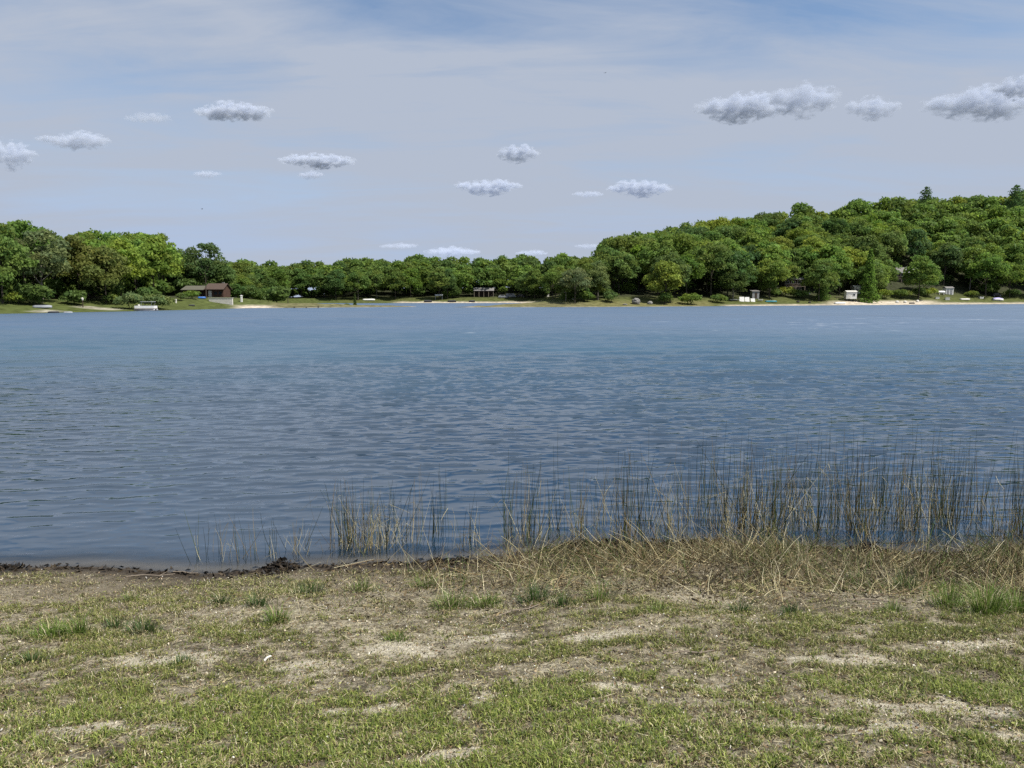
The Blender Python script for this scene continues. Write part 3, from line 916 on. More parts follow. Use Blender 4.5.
for x in (3.2, 4.6): window(lod, (x, .17, 1.25), 1.0, 1.0, 'brown_wall')
for x in (-5.2, -1.6): window(lod, (x, 1.07, 1.2), 1.2, 1.0, 'brown_wall')
p = at(221, 202); p.z += .15
rw = empty('retaining_wall', p, R(-4), 'long pale concrete retaining wall in front of the brown lodge', 'wall')
MB().box((0, 0, .25), (6.7, .4, 2.0), bevel=.04).build('wall_face', M['concrete'], rw); MB().box((0, 0, 1.3), (6.9, .55, .12)).build('coping', M['offwhite'], rw)
p = at(206, 208)
tt = empty('bare_trunk', p, 0, 'tall bare reddish trunk standing before the lodge roof', 'trunk')
mb = MB(); limb(mb, (0, 0, -.3), (.15, 0, 6.9), .16, .07, .1); limb(mb, (.08, 0, 4.6), (.9, .2, 6.0), .05, .02); mb.build('stem', M['bark'], tt)


def hull(mb, L, W, H, flip=False, n=9):
    """rowing boat hull, bow towards +x; flip = lying keel up"""
    rings = []
    for i in range(n):
        t = i / (n - 1); x = (t - .5) * L
        w_ = W / 2 * (1 - max(0, (t - .45) / .55) ** 2.2) * (.82 + .18 * min(1, t * 3)) + .02
        hh = H * (1 + .25 * t * t); s = []
        for k in range(9):
            a = math.pi * k / 8; s.append((math.cos(a) * w_, -math.sin(a) ** .6 * hh * (1 - .5 * max(0, t - .75) * 4 * .5)))
        rings.append([(x, yy, (-zz if flip else zz + H)) for yy, zz in s])
    mb.loft(rings)


def upturned(px, y, L, W, H, mat, rz, name, label, cat='boat', group=None, sink=0.0):
    o = empty(name, at(px, y) + Vector((0, 0, sink)), rz, label, cat, group)
    m_ = MB(); hull(m_, L, W, H, True); m_.build('hull', M[mat], o, True)
    MB().tube([(-L * .45, 0, H * 1.02), (0, 0, H * 1.08), (L * .40, 0, H * 1.1)], .035, .03, 5).build('keel', M['alu'], o)
    return o


upturned(43, 145, 3.4, 1.2, .55, 'alu', R(8), 'rowing_boat', 'silver rowing boat lying upside down on left lawn')
upturned(54, 139, 1.9, .9, .3, 'dark', R(5), 'rowing_boat', 'small dark boat hull at the waterline below the silver one')
upturned(68.5, 141, 1.7, .8, .28, 'canvas', R(-6), 'rowing_boat', 'small grey boat hull right of the dark one')
upturned(202, 205, 2.0, .95, .5, 'blue', R(12), 'rowing_boat', 'blue hull lying before the lodge porch')
upturned(771, 264, 4.0, 1.0, .55, 'teal', R(-8), 'canoe', 'teal canoe upside down below the dark cabin', 'canoe')
upturned(840, 274, 4.2, 1.5, .6, 'white', R(3), 'rowing_boat', 'white hull upside down on sand left of the white shed')
upturned(965, 317, 4.6, 1.5, .6, 'offwhite', R(6), 'rowing_boat', 'weathered pale hull on the beach below the two door shed')
upturned(192, 184, 1.5, .8, .3, 'dark', R(-3), 'rowing_boat', 'tiny dark hull at the water edge below the lodge')
upturned(428, 370, 4.0, 1.5, .9, 'dark', R(5), 'rowing_boat', 'dark hull on distant pale beach, left of the other')
upturned(452, 370, 4.2, 1.5, .9, 'dark', R(-5), 'rowing_boat', 'dark hull on distant pale beach below the white canopy')
upturned(472, 371, 3.0, 1.3, .8, 'dark', R(5), 'rowing_boat', 'short dark hull on distant beach before the pavilion')
upturned(369, 371, 6.0, 1.7, .8, 'white', R(2), 'rowing_boat', 'white hull on the distant bank behind the left spit')

# pontoon boat
p = at(146, 160.5); p.z = 0.0; p.y = 158.0; p.x = px_to_x(146, 158, .5)
pb = empty('pontoon_boat', p, R(4), 'white pontoon boat with grey canopy moored at the left bank', 'boat')
for s in (-.75, .75): MB().tube([(-2.1, s, .15), (1.7, s, .15), (2.15, s, .28)], .27, .22, 10).build('pontoon', M['alu'], pb, True)
MB().box((0, 0, .5), (4.1, 1.95, .1)).build('deck', M['wood'], pb)
mb = MB()
for c, dd in (((0, -.93, .85), (4.0, .05, .55)), ((0, .93, .85), (4.0, .05, .55)), ((-2.0, 0, .85), (.05, 1.8, .55)), ((2.0, 0, .85), (.05, 1.8, .55))): mb.box(c, dd)
mb.build('fence_panel', M['white'], pb)
mb = MB()
for x in (-.6, 1.5):
    for s in (-.85, .85): mb.tube([(x, s, 1.1), (x + .1, s, 1.95)], .03, .03, 5)
mb.build('canopy_frame', M['alu'], pb); MB().box((.5, 0, 1.98), (2.5, 1.9, .1), bevel=.04).build('canopy', M['canvas'], pb)
mb = MB(); mb.box((-1.3, .4, .8), (.7, .8, .5), bevel=.05); mb.box((-1.6, .4, 1.15), (.15, .8, .5), bevel=.05); mb.build('seat', M['offwhite'], pb)
mb = MB(); mb.box((-2.25, 0, .75), (.35, .35, .5), bevel=.06); mb.box((-2.25, 0, .25), (.12, .12, .8)); mb.build('outboard_motor', M['dark'], pb)

# lamp post on left lawn
lp = empty('lamp_post', at(83, 154), 0, 'dark lamp post with white lantern on left lawn', 'lamp post')
MB().tube([(0, 0, -.2), (0, 0, 1.5)], .1, .08, 8).build('post', M['dark_wood'], lp)
ln = MB().loft([[(math.cos(a) * r, math.sin(a) * r, z) for a in [k * math.pi / 3 for k in range(6)]] for r, z in ((.16, 1.5), (.26, 1.85), (.24, 1.9))]).build('lantern', M['white'], lp)
MB().loft([[(math.cos(a) * r, math.sin(a) * r, z) for a in [k * math.pi / 3 for k in range(6)]] for r, z in ((.3, 1.9), (.05, 2.08))]).build('cap', M['offwhite'], ln)


def post(px, y, h, r, mat, name, label, cat, capmat=None):
    o = empty(name, at(px, y), 0, label, cat)
    MB().box((0, 0, h / 2 - .1), (r * 2, r * 2, h + .2), bevel=r * .2).build('shaft', M[mat], o)
    MB().loft([[(sx_ * q, sy_ * q, z) for sx_, sy_ in ((-1, -1), (1, -1), (1, 1), (-1, 1))] for q, z in ((r * 1.25, h), (r * 1.25, h + .06), (r * .3, h + .2))]).build('cap', M[capmat or mat], o)
    return o


post(241.6, 209, 1.75, .24, 'white', 'white_post', 'stout white post between the lodge and its sand beach', 'post')
post(176, 186, .8, .16, 'offwhite', 'pale_post', 'short pale post on the bank left of the lodge', 'post')
up = empty('utility_pole', at(288, 236), 0, 'brown wooden pole with crossbar on the lawn right of the lodge', 'pole')
MB().tube([(0, 0, -.3), (.05, 0, 5.2)], .13, .1, 7).build('shaft', M['bark'], up); MB().box((.05, 0, 4.8), (1.1, .1, .12)).build('crossbar', M['bark'], up)

# dock by the left spit
dk = empty('dock', Vector((px_to_x(306, 199), 199, 0)), R(3), 'low dark wooden dock at the water beside the left spit', 'dock')
mb = MB()
for k in range(18): mb.box((-3.4 + k * .4, 0, .38), (.36, 1.1, .06))
mb.build('decking', M['dark_wood'], dk)
for x in (-3.2, 0, 3.2):
    for s in (-.45, .45): MB().tube([(x, s, -1.0), (x, s, .7 if x == 3.2 else .34)], .06, .06, 6).build('pile', M['dark_wood'], dk)


# distant beach: canopy, pavilion, vehicles
def vehicle(px, y, label, mat, L=4.4, h=1.5, rz=0, van=False):
    o = empty('parked_van' if van else 'parked_car', at(px, y), rz, label, 'van' if van else 'car')
    W_ = 1.75
    prof = [(-L / 2, .35), (L / 2, .35), (L / 2, .8), (L * .3, .92), (L * .16, h), (-L * .34, h), (-L * .48, .95)] if not van else [(-L / 2, .35), (L / 2, .35), (L / 2, .9), (L * .4, 1.1), (L * .3, h), (-L * .49, h)]
    MB().poly([(a, -W_ / 2, z) for a, z in prof], W_, (0, 1, 0)).build('body', M[mat], o)
    for s in (-1, 1): MB().box((-.05 * L, s * (W_ / 2 + .01), h * .8), (L * .4, .03, h * .24)).build('side_window', M['glass'], o)
    for x in (-L * .3, L * .3):
        for s in (-1, 1):
            wh = MB().tube([(x, s * .75, .32), (x, s * .9, .32)], .32, .32, 12).build('wheel', M['dark'], o)
            MB().tube([(x, s * .9, .32), (x, s * .92, .32)], .18, .18, 8).build('rim', M['alu'], wh)
    return o


cn = empty('beach_canopy', at(439, 377), 0, 'white beach canopy on the distant pale sand', 'canopy')
for x in (-1.7, 1.7):
    for yy in (-1, 1): MB().box((x, yy, 1), (.1, .1, 2.2)).build('leg', M['alu'], cn)
mb = MB(); gable(mb, -2, 2, -1.3, 1.3, 2.0, 2.6, .08); mb.build('roof', M['white'], cn)
pv = empty('pavilion', at(484, 388), 0, 'open picnic pavilion with pale roof on the distant beach', 'pavilion')
mb = MB(); gable(mb, -5.4, 5.4, -2.8, 2.8, 3.0, 4.7, .14); mb.build('roof', M['grey_roof'], pv)
for x in (-5, -2.5, 0, 2.5, 5):
    MB().box((x, -2.5, 1.45), (.25, .25, 3.1)).build('post', M['wood'], pv)
MB().box((0, 2.4, 1.4), (10.2, .2, 3.0)).build('back_wall', M['dark_wood'], pv)
vehicle(503, 382, 'grey parked car right of the distant pavilion', 'canvas', 4.8, 1.6)
vehicle(511, 384, 'pale grey van parked right of the grey car', 'grey', 5.2, 2.1, 0, True)
vehicle(521, 386, 'dark parked car farthest right of the distant vehicles', 'dark', 4.5, 1.5)
post(548, 377, 1.6, .5, 'offwhite', 'notice_board', 'pale upright board on the distant shore by the trees', 'sign')
vehicle(571, 300, 'small pale car half hidden behind the spit', 'offwhite', 3.6, 1.4)


def rock(px, y, r, sc, mat, label, name='boulder', cat='rock', dz=0.0):
    rk = MB().ball((0, 0, r * sc[2] * .6 + dz), r, sc, 3, .09).build(name, M[mat])
    rk.location = at(px, y); rk.rotation_euler = (0, 0, random.uniform(0, 6))
    return tag(rk, label, cat)


random.seed(4)
rock(636, 236, 1.25, (1.1, 1, .95), 'rock', 'big pale grey boulder at the foot of the right hill')
rock(650, 238, .8, (1.2, 1, .8), 'rock', 'smaller grey boulder right of the big pale one')
rock(625, 232, .55, (1.4, 1, .5), 'rock', 'flat pale stone left of the big pale boulder')
for px, y, lab in ((897, 292, 'white stone at the top of the sand beach, leftmost of three'), (905, 294, 'white stone in the middle of three above the sand beach'), (917.5, 300, 'white stone right of the other two above the sand beach')):
    rock(px, y, .62, (1.1, .9, .9), 'offwhite', lab, 'white_stone', 'stone')
lg = empty('log', at(912, 290.5), R(8), 'dark stubby log lying at the sand edge', 'log')
MB().tube([(-1.1, 0, .3), (0, .05, .34), (1.1, 0, .28)], .3, .24, 10).build('log_body', M['dark_rock'], lg); MB().tube([(.4, 0, .5), (.7, .1, .95)], .09, .05, 6).build('branch_stub', M['dark_rock'], lg)
for px, y, L, lab in ((798, 270, 1.0, 'dark rock on the shore sand below the dark cabin'), (809.5, 271, .9, 'dark rock on shore sand below the white ball lamp')):
    rock(px, y, .5 * L, (1.2, 1, .8), 'dark_rock', lab, 'shore_rock')

# grey outhouse and dock panels
oh = empty('outhouse', at(754.5, 270), R(6), 'small grey board outhouse with dark doorway near the shore', 'shed')
mb = MB(); mb.box((0, 0, 1.25), (2.6, 1.9, 2.7)); mb.build('wall', M['grey'], oh)
MB().poly([(-1.5, -1.2, 2.5), (1.5, -1.2, 2.5), (1.5, 1.2, 2.9), (-1.5, 1.2, 2.9)], .12).build('roof', M['grey_roof'], oh)
d = MB().box((.1, -.97, 1.1), (.85, .06, 2.0)).build('door', M['dark_wood'], oh); MB().box((.4, -1.02, 1.1), (.06, .05, .2)).build('handle', M['alu'], d)
for px, y, wd, hgt, lab in ((742, 262, 1.7, 1.75, 'white dock panel leaning left of the other two by the outhouse'), (747.3, 262.5, 1.6, 1.7, 'white dock panel leaning in the middle of three by the outhouse'), (753, 263, 1.5, 1.3, 'low white dock panel leaning right of the other two')):
    o = empty('dock_section', at(px, y), R(-6), lab, 'dock panel', 'white dock panels by the outhouse')
    mb = MB()
    for k in range(6): mb.box((-wd / 2 + (k + .5) * wd / 6, hgt * .25, hgt * .45), (wd / 6 - .015, .06, hgt * 1.08), rx=R(-28))
    mb.build('boards', M['white'], o); MB().box((0, hgt * .4, hgt * .62), (wd, .08, .12), rx=R(-28)).build('brace', M['offwhite'], o)
o = empty('dock_section', at(734.5, 261), R(3), 'white dock panel lying flat left of the leaning ones', 'dock panel', 'white dock panels by the outhouse')
mb = MB()
for k in range(7): mb.box((-1.5 + k * .5, 0, .55), (.46, 1.6, .08))
mb.build('boards', M['white'], o); MB().box((0, 0, .4), (3.4, .12, .2)).build('brace', M['offwhite'], o)
o = empty('dock_section', at(760, 264), R(3), 'short white dock panel lying right of the leaning ones', 'dock panel', 'white dock panels by the outhouse')
mb = MB()
for k in range(4): mb.box((-.7 + k * .46, 0, .6), (.42, 1.2, .08), rx=R(-18))
mb.build('boards', M['white'], o); MB().box((0, 0, .42), (1.8, .12, .2)).build('brace', M['offwhite'], o)

# ball lamp
bl = empty('lamp_post', at(809, 283), 0, 'slim post with a white ball lamp on the grassy bank', 'lamp post')
MB().tube([(0, 0, -.2), (0, 0, 1.6)], .07, .06, 8).build('post', M['dark'], bl); MB().ball((0, 0, 1.9), .42, sub=3).build('globe', M['white'], bl, True)

# white shed on short stilts with railings
ws = empty('white_shed', at(850, 285), R(-3), 'white boarded shed on dark stilts above the sand beach', 'shed')
MB().box((0, 0, 2.25), (3.9, 2.6, 2.7)).build('wall', M['white'], ws)
mb = MB(); gable(mb, -2.1, 2.1, -1.6, 1.6, 3.58, 4.0, .1); mb.build('roof', M['offwhite'], ws)
for x in (-1.6, 0, 1.6):
    for yy in (-1.1, 1.1): MB().box((x, yy, .35), (.3, .3, 1.1)).build('stilt', M['dark'], ws)
d = MB().box((-.9, -1.34, 1.95), (.9, .06, 1.9)).build('door', M['offwhite'], ws); MB().box((-.6, -1.39, 1.95), (.06, .05, .2)).build('handle', M['dark'], d)
window(ws, (.9, -1.33, 2.4), .9, .8)
for s, lab in ((-1, 'weathered timber railing left of the white shed'), (1, 'weathered timber railing right of the white shed')):
    q = at(850 + s * 9.5, 285)
    o = empty('railing', q, R(-3), lab, 'railing')
    for x in (-1.5, 0, 1.5): MB().box((x, 0, .7), (.12, .12, 1.8)).build('post', M['wood'], o)
    MB().box((0, -.08, 1.5), (3.4, .06, .14)).build('rail', M['wood'], o); MB().box((0, -.08, .95), (3.4, .06, .1)).build('rail', M['wood'], o)


# cabins in the trees
def cabin(px, y, w_, dp, h, rz, label, wallm, roofm, nwin, base=1.2, name='cabin'):
    o = empty(name, at(px, y), rz, label, 'house')
    mb = MB(); mb.box((0, dp / 2, base + h / 2), (w_, dp, h)); mb.poly([(-w_ / 2, .01, base + h), (-w_ / 2, dp - .01, base + h), (-w_ / 2, dp / 2, base + h + dp * .26)], w_, (1, 0, 0)); mb.build('wall', M[wallm], o)
    MB().box((0, dp / 2, base / 2 - .8), (w_ - .3, dp - .3, base + 1.6)).build('foundation', M['rock'], o)
    mb = MB(); gable(mb, -w_ / 2 - .5, w_ / 2 + .5, -.7, dp + .7, base + h - .16, base + h + dp * .26 + .25, .14); rf = mb.build('roof', M[roofm], o)
    MB().box((w_ * .28, dp * .6, base + h + dp * .25 + .3), (.6, .6, 1.2)).build('chimney', M['rock'], rf)
    for k in range(nwin): window(o, (-w_ / 2 + (k + .5) * w_ / nwin, -.03, base + h * .55), w_ / nwin * .6, h * .45, 'offwhite')
    dk_ = MB().box((0, -1.25, base - .12), (w_ + .6, 2.4, .16)).build('deck', M['wood'], o)
    rl = MB(); rl.box((0, -2.4, base + .95), (w_ + .6, .08, .1))
    k = 0
    while k * .6 < w_ + .6: rl.box((-w_ / 2 - .3 + k * .6, -2.4, base + .42), (.06, .06, 1.0)); k += 1
    rl.build('railing', M['wood'], dk_)
    for x in (-w_ / 2, 0, w_ / 2): MB().box((x, -2.3, base / 2 - 1.2), (.2, .2, base + 2.2)).build('deck_post', M['wood'], o)
    return o


cabin(793, 300, 7.6, 6, 2.8, R(5), 'dark timber cabin with deck half hidden among hillside trees', 'dark_wood', 'grey_roof', 3)
hc = cabin(899, 334, 17, 7, 3.0, R(-4), 'long hillside house with pale eaves seen through right trees', 'dark_wood', 'grey_roof', 6, name='hillside_house')
MB().box((0, -.75, 4.02), (17.6, .1, .35)).build('fascia', M['white'], hc)
for x in (-7, 5.2, 7.6): MB().box((x, -.65, 2.6), (.35, .2, 2.6)).build('porch_post', M['white'], hc)
o = empty('white_hut', at(857, 306), R(8), 'white gable end of a small hut above the white shed', 'hut')
MB().box((0, 1.2, 1.3), (2.6, 2.4, 2.8)).build('wall', M['white'], o); mb = MB(); gable(mb, -1.6, 1.6, -.3, 2.7, 2.6, 3.4, .1); mb.build('roof', M['white'], o)
window(o, (0, -.04, 1.5), .8, .8, 'wood')

# two door shed, propane tank, boxes, covered boat at far right
ts = empty('two_door_shed', at(949.5, 326), R(4), 'white shed with two grey doors under the right hillside trees', 'shed')
MB().box((0, 1.1, 1.35), (3.5, 2.2, 2.9)).build('wall', M['white'], ts)
mb = MB(); gable(mb, -1.95, 1.95, -.3, 2.5, 2.75, 3.4, .1); mb.build('roof', M['grey_roof'], ts)
for x in (-.75, .75):
    d = MB().box((x, -.04, 1.2), (1.0, .07, 2.1)).build('door', M['grey'], ts); MB().box((x + .35, -.1, 1.2), (.06, .05, .2)).build('handle', M['dark'], d)
pt = empty('propane_tank', at(941, 324), R(3), 'white propane tank left of the two door shed', 'tank')
mb = MB(); mb.loft([[(x, math.cos(a) * r, 1.0 + math.sin(a) * r) for a in [k * math.pi / 6 for k in range(12)]] for x, r in ((-1.75, .1), (-1.6, .45), (-1.3, .6), (1.3, .6), (1.6, .45), (1.75, .1))]); mb.build('vessel', M['white'], pt, True)
for x in (-1, 1): MB().box((x, 0, .25), (.25, 1.0, .7)).build('saddle', M['concrete'], pt)
MB().tube([(0, 0, 1.55), (0, 0, 1.8)], .2, .18, 10).build('valve_dome', M['offwhite'], pt)


def crate(px, y, w_, h, label, mat='offwhite'):
    o = empty('crate', at(px, y), random.uniform(-.2, .2), label, 'crate')
    MB().box((0, 0, h / 2 - .05), (w_, w_ * .7, h), bevel=.04).build('box', M[mat], o); MB().box((0, 0, h), (w_ + .08, w_ * .7 + .08, .1), bevel=.03).build('lid', M['white'], o)


crate(947, 312, 1.7, 1.15, 'white chest on the shore below the two door shed')
crate(937, 312, 1.5, .8, 'low pale chest on shore left of the white chest')
crate(981, 326, 1.7, .8, 'pale chest on grass left of the lilac covered boat')
cb = empty('covered_boat', at(998, 324), R(4), 'white boat under a lilac cover on the far right shore', 'boat')
mb = MB(); hull(mb, 5.0, 1.8, .85); mb.build('hull', M['white'], cb, True)
MB().loft([[(x, yy * w_, .88 + zz * hh) for yy, zz in ((-1, 0), (-.5, .8), (0, 1), (.5, .8), (1, 0))] for x, w_, hh in ((-2.45, .8, .25), (-1.2, .88, .5), (.4, .85, .55), (2.0, .4, .2))]).build('cover', M['lilac'], cb)
mb = MB(); mb.box((-2.6, 0, .8), (.35, .3, .55), bevel=.05); mb.build('outboard_motor', M['dark'], cb)
vehicle(996, 334, 'dark car parked behind the lilac covered boat', 'dark', 4.2, 1.5)

# two specks of birds in the sky
for (px, py, y, lab) in ((202, 209, 150, 'small dark bird flying above the lodge trees'), (605, 73, 170, 'small dark bird flying high over the lake')):
    el = math.atan((384 - py) / F_PX) - PITCH
    o = empty('bird', (px_to_x(px, y, y * math.tan(el) + 3), y, CAM_Z + y * math.tan(el)), R(50), lab, 'bird')
    MB().loft([[(x, math.cos(a) * r, math.sin(a) * r) for a in [k * math.pi / 4 for k in range(8)]] for x, r in ((-.16, .01), (-.08, .035), (.04, .05), (.13, .035), (.2, .008))]).build('body', M['dark'], o, True)
    for s in (-1, 1): MB().poly([(.07, s * .03, .02), (.09, s * .2, .09), (-.02, s * .42, .06), (-.06, s * .2, .08), (-.05, s * .03, .02)], .012).build('wing', M['dark'], o)

# ------------------------------------------------------------------ clouds
def cloud(px, py, wpx, hpx, seed, label, lobes=None, dens=1.0, flat=.35, wisp=1.4, alt=520.0):
    """a cumulus: ball-shaped cores in one closed hull, eroded by noise; grey below because light has to get through it"""
    rng = random.Random(seed)
    el = math.atan((384 - py) / F_PX) - PITCH
    dist = min(alt / math.tan(max(el, R(2.2))), 11000)
    z = CAM_Z + dist * math.tan(el)
    depth = dist * math.cos(PITCH) - (z - CAM_Z) * math.sin(PITCH)
    s = depth / F_PX; W, H = wpx * s * .97, hpx * s * .84
    x = (px - 512) * s
    if lobes is None:
        lobes = []
        for k in range(6):
            t = (k + .5) / 6 + rng.uniform(-.06, .06)
            e = math.sin(math.pi * t) ** .7
            lobes.append(((t - .5) * .8, rng.uniform(-.12, .12), rng.uniform(-.12, .10) * e, .20 + .10 * e * rng.random(), .36 * e + .12))
    D = max(W * .45, H)
    bm = bmesh.new()
    for (lx, ly, lz, rx, rz) in lobes:
        mtx = Matrix.Translation((lx * W, ly * D, lz * H)) @ Matrix.Diagonal((rx * W * 1.1, rx * W * .9, rz * H * 1.15, 1))
        bmesh.ops.create_icosphere(bm, subdivisions=2, radius=1, matrix=mtx)
    bmesh.ops.convex_hull(bm, input=bm.verts[:])
    loose = [v for v in bm.verts if not v.link_faces]
    bmesh.ops.delete(bm, geom=loose, context='VERTS')
    hullf = set()
    me = bpy.data.meshes.new('cloud'); 
    # keep only the hull: rebuild it from the outer points
    pts = [v.co.copy() for v in bm.verts]; bm.free()
    bm = bmesh.new()
    for q in pts: bm.verts.new(q)
    r_ = bmesh.ops.convex_hull(bm, input=bm.verts[:])
    junk = [g for g in r_['geom_interior'] if isinstance(g, bmesh.types.BMVert)] + [g for g in r_['geom_unused'] if isinstance(g, bmesh.types.BMVert)]
    bmesh.ops.delete(bm, geom=list(set(junk)), context='VERTS')
    bmesh.ops.recalc_face_normals(bm, faces=bm.faces[:])
    bm.to_mesh(me); bm.free()
    m, nt, n, l = new_mat('cloud_vapour')
    out = n.new('ShaderNodeOutputMaterial'); vol = n.new('ShaderNodeVolumePrincipled')
    tc = n.new('ShaderNodeTexCoord')

    def mm(op, a, b=None, clamp=False):
        k = n.new('ShaderNodeMath'); k.operation = op; k.use_clamp = clamp
        for i, v in enumerate((a, b)):
            if v is None: continue
            if isinstance(v, (int, float)): k.inputs[i].default_value = v
            else: l.new(v, k.inputs[i])
        return k.outputs[0]
    acc = None
    for (lx, ly, lz, rx, rz) in lobes:
        mp = n.new('ShaderNodeMapping'); mp.vector_type = 'TEXTURE'
        mp.inputs['Location'].default_value = (lx * W, ly * D, lz * H); mp.inputs['Scale'].default_value = (rx * W, rx * W * .8, rz * H)
        l.new(tc.outputs['Object'], mp.inputs[0])
        ln = n.new('ShaderNodeVectorMath'); ln.operation = 'LENGTH'; l.new(mp.outputs[0], ln.inputs[0])
        f = mm('SUBTRACT', 1.0, ln.outputs['Value'])
        acc = f if acc is None else mm('MAXIMUM', acc, f)
    no = n.new('ShaderNodeTexNoise'); no.inputs['Scale'].default_value = 3.6 / max(H, W * .3); no.inputs['Detail'].default_value = 6; no.inputs['Roughness'].default_value = .62
    mp = n.new('ShaderNodeMapping'); mp.inputs['Location'].default_value = (seed * 13.7, seed * 7.1, seed * 3.3); l.new(tc.outputs['Object'], mp.inputs[0])
    mp.inputs['Scale'].default_value = (.8, .8, 1.5)
    l.new(mp.outputs[0], no.inputs['Vector'])
    sm_ = mm('ADD', acc, mm('MULTIPLY', mm('SUBTRACT', no.outputs['Fac'], .5), wisp * 2.6))
    mr = n.new('ShaderNodeMapRange'); mr.interpolation_type = 'SMOOTHSTEP'
    mr.inputs['From Min'].default_value = .10; mr.inputs['From Max'].default_value = .52; l.new(sm_, mr.inputs['Value'])
    mr.inputs['To Max'].default_value = dens * 4.2 / H
    l.new(mr.outputs[0], vol.inputs['Density'])
    vol.inputs['Color'].default_value = (.70, .75, .845, 1); vol.inputs['Anisotropy'].default_value = -.1
    l.new(vol.outputs[0], out.inputs['Volume'])
    me.materials.append(m)
    o = link(bpy.data.objects.new('cloud', me)); o.location = (x, dist, z)
    return tag(o, label, 'cloud', 'small cumulus clouds')


CL = [
    (235, 112, 74, 22, 'flat lens shaped grey cloud above the left woods'),
    (318, 161, 72, 18, 'wide flat cloud left of the sky centre'),
    (311, 175, 26, 10, 'small grey scrap just under the wide flat cloud'),
    (518, 153, 44, 22, 'small round bright cloud near the sky centre'),
    (488, 186, 64, 20, 'white flat based cloud low at the sky centre'),
    (640, 188, 60, 20, 'white topped cloud left of the right ridge'),
    (588, 194, 30, 8, 'thin grey scrap left of the white topped cloud'),
    (741, 108, 92, 34, 'ragged grey left half of the big cloud pair at right'),
    (806, 99, 70, 42, 'tall puffy right half of the big cloud pair'),
    (873, 107, 56, 28, 'ragged grey cloud between the two big ones at right'),
    (980, 104, 106, 40, 'large dark bottomed cloud at the right frame edge'),
    (1017, 88, 44, 28, 'brilliant white puff topping the right edge cloud'),
    (10, 154, 48, 36, 'bright puffy cloud at the left frame edge'),
    (80, 141, 62, 22, 'broken grey and white cloud near the left edge'),
    (46, 139, 24, 9, 'tiny grey scrap left of the broken cloud'),
    (148, 118, 46, 13, 'faint grey wisp left of the lens shaped cloud'),
    (207, 174, 28, 9, 'tiny pale cloud above the lodge trees'),
    (452, 252, 54, 12, 'low white cloud sitting on the distant treetops'),
    (532, 253, 30, 8, 'small low white cloud right of the one on the treetops'),
    (400, 246, 40, 7, 'thin grey streak low above the distant woods'),
    (590, 246, 34, 6, 'thin pale streak low beside the right hill'),
]
for i, (px, py, w_, h_, lab) in enumerate(CL):
    faint = {15: .18, 19: .12, 20: .12, 16: .35, 14: .35, 6: .3, 2: .5, 17: .4, 18: .3, 13: .6, 9: .7}.get(i, 1.0)
    cloud(px, py, w_, h_, i + 3, lab, dens=faint)

# ------------------------------------------------------------------ near bank: grass, litter, reeds
GREENS = np.array([[.12, .15, .03], [.175, .195, .04], [.07, .098, .022], [.28, .29, .085]])
STRAW = np.array([[.36, .30, .155], [.52, .455, .25], [.18, .145, .072], [.64, .58, .38]])


def blades(px_, py_, h, wd, lean, col, rng, az=None):
    """bent tapering blades; 5 points each"""
    N = len(px_); z = near_z(px_, py_) - .004
    a = rng.uniform(0, 6.283, N) if az is None else az
    b = a + rng.uniform(-.9, .9, N)
    dx, dy = np.cos(a), np.sin(a); ex, ey = np.cos(b + 1.57), np.sin(b + 1.57)
    base = np.stack([px_, py_, z], 1); side = np.stack([ex, ey, 0 * ex], 1) * (wd / 2)[:, None]
    mid = base + np.stack([dx * lean * h * .35, dy * lean * h * .35, h * .58], 1)
    tip = base + np.stack([dx * lean * h, dy * lean * h, h * np.sqrt(np.clip(1 - .55 * lean ** 2, .08, 1))], 1)
    v = np.stack([base - side, base + side, mid + side * .8, mid - side * .8, tip], 1).reshape(-1, 3)
    i = np.arange(N) * 5
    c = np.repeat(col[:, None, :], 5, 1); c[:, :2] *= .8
    return v, np.stack([i, i + 1, i + 2, i + 3], 1), np.stack([i + 3, i + 2, i + 4], 1), c.reshape(-1, 3)


BARE = [(-2.02, 3.42, .34, .10), (-1.72, 3.44, .16, .06), (-.80, 3.50, .42, .07), (-.18, 3.58, .26, .06), (.66, 3.66, .34, .05), (1.92, 3.36, .26, .12), (2.16, 3.40, .22, .11), (1.28, 3.14, .30, .09), (1.62, 3.12, .34, .08),
        (-2.62, 3.38, .22, .10), (1.04, 3.72, .26, .05), (-.75, 4.65, .5, .14), (.55, 4.72, .5, .12), (-.2, 4.9, .45, .12), (-2.3, 4.6, .6, .13), (-1.3, 4.35, .4, .10), (1.9, 4.2, .5, .10), (2.9, 4.5, .5, .10), (-.3, 2.98, .3, .07), (2.3, 3.0, .3, .08)]


def bare(x, y):
    b = np.zeros(np.shape(x))
    jx, jy = x + (fbm(x * 5, y * 7, 95, 4) - .5) * .55, y + (fbm(x * 5, y * 6, 96, 4) - .5) * .34
    for bx, by, rx, ry in BARE: b = np.maximum(b, smooth(1.3, .4, np.hypot((jx - bx) / (rx * .8), (jy - by) / (ry * 1.25))) * (.72 + .28 * smooth(.38, .55, fbm(x * 9, y * 12, 97, 3))))
    return b


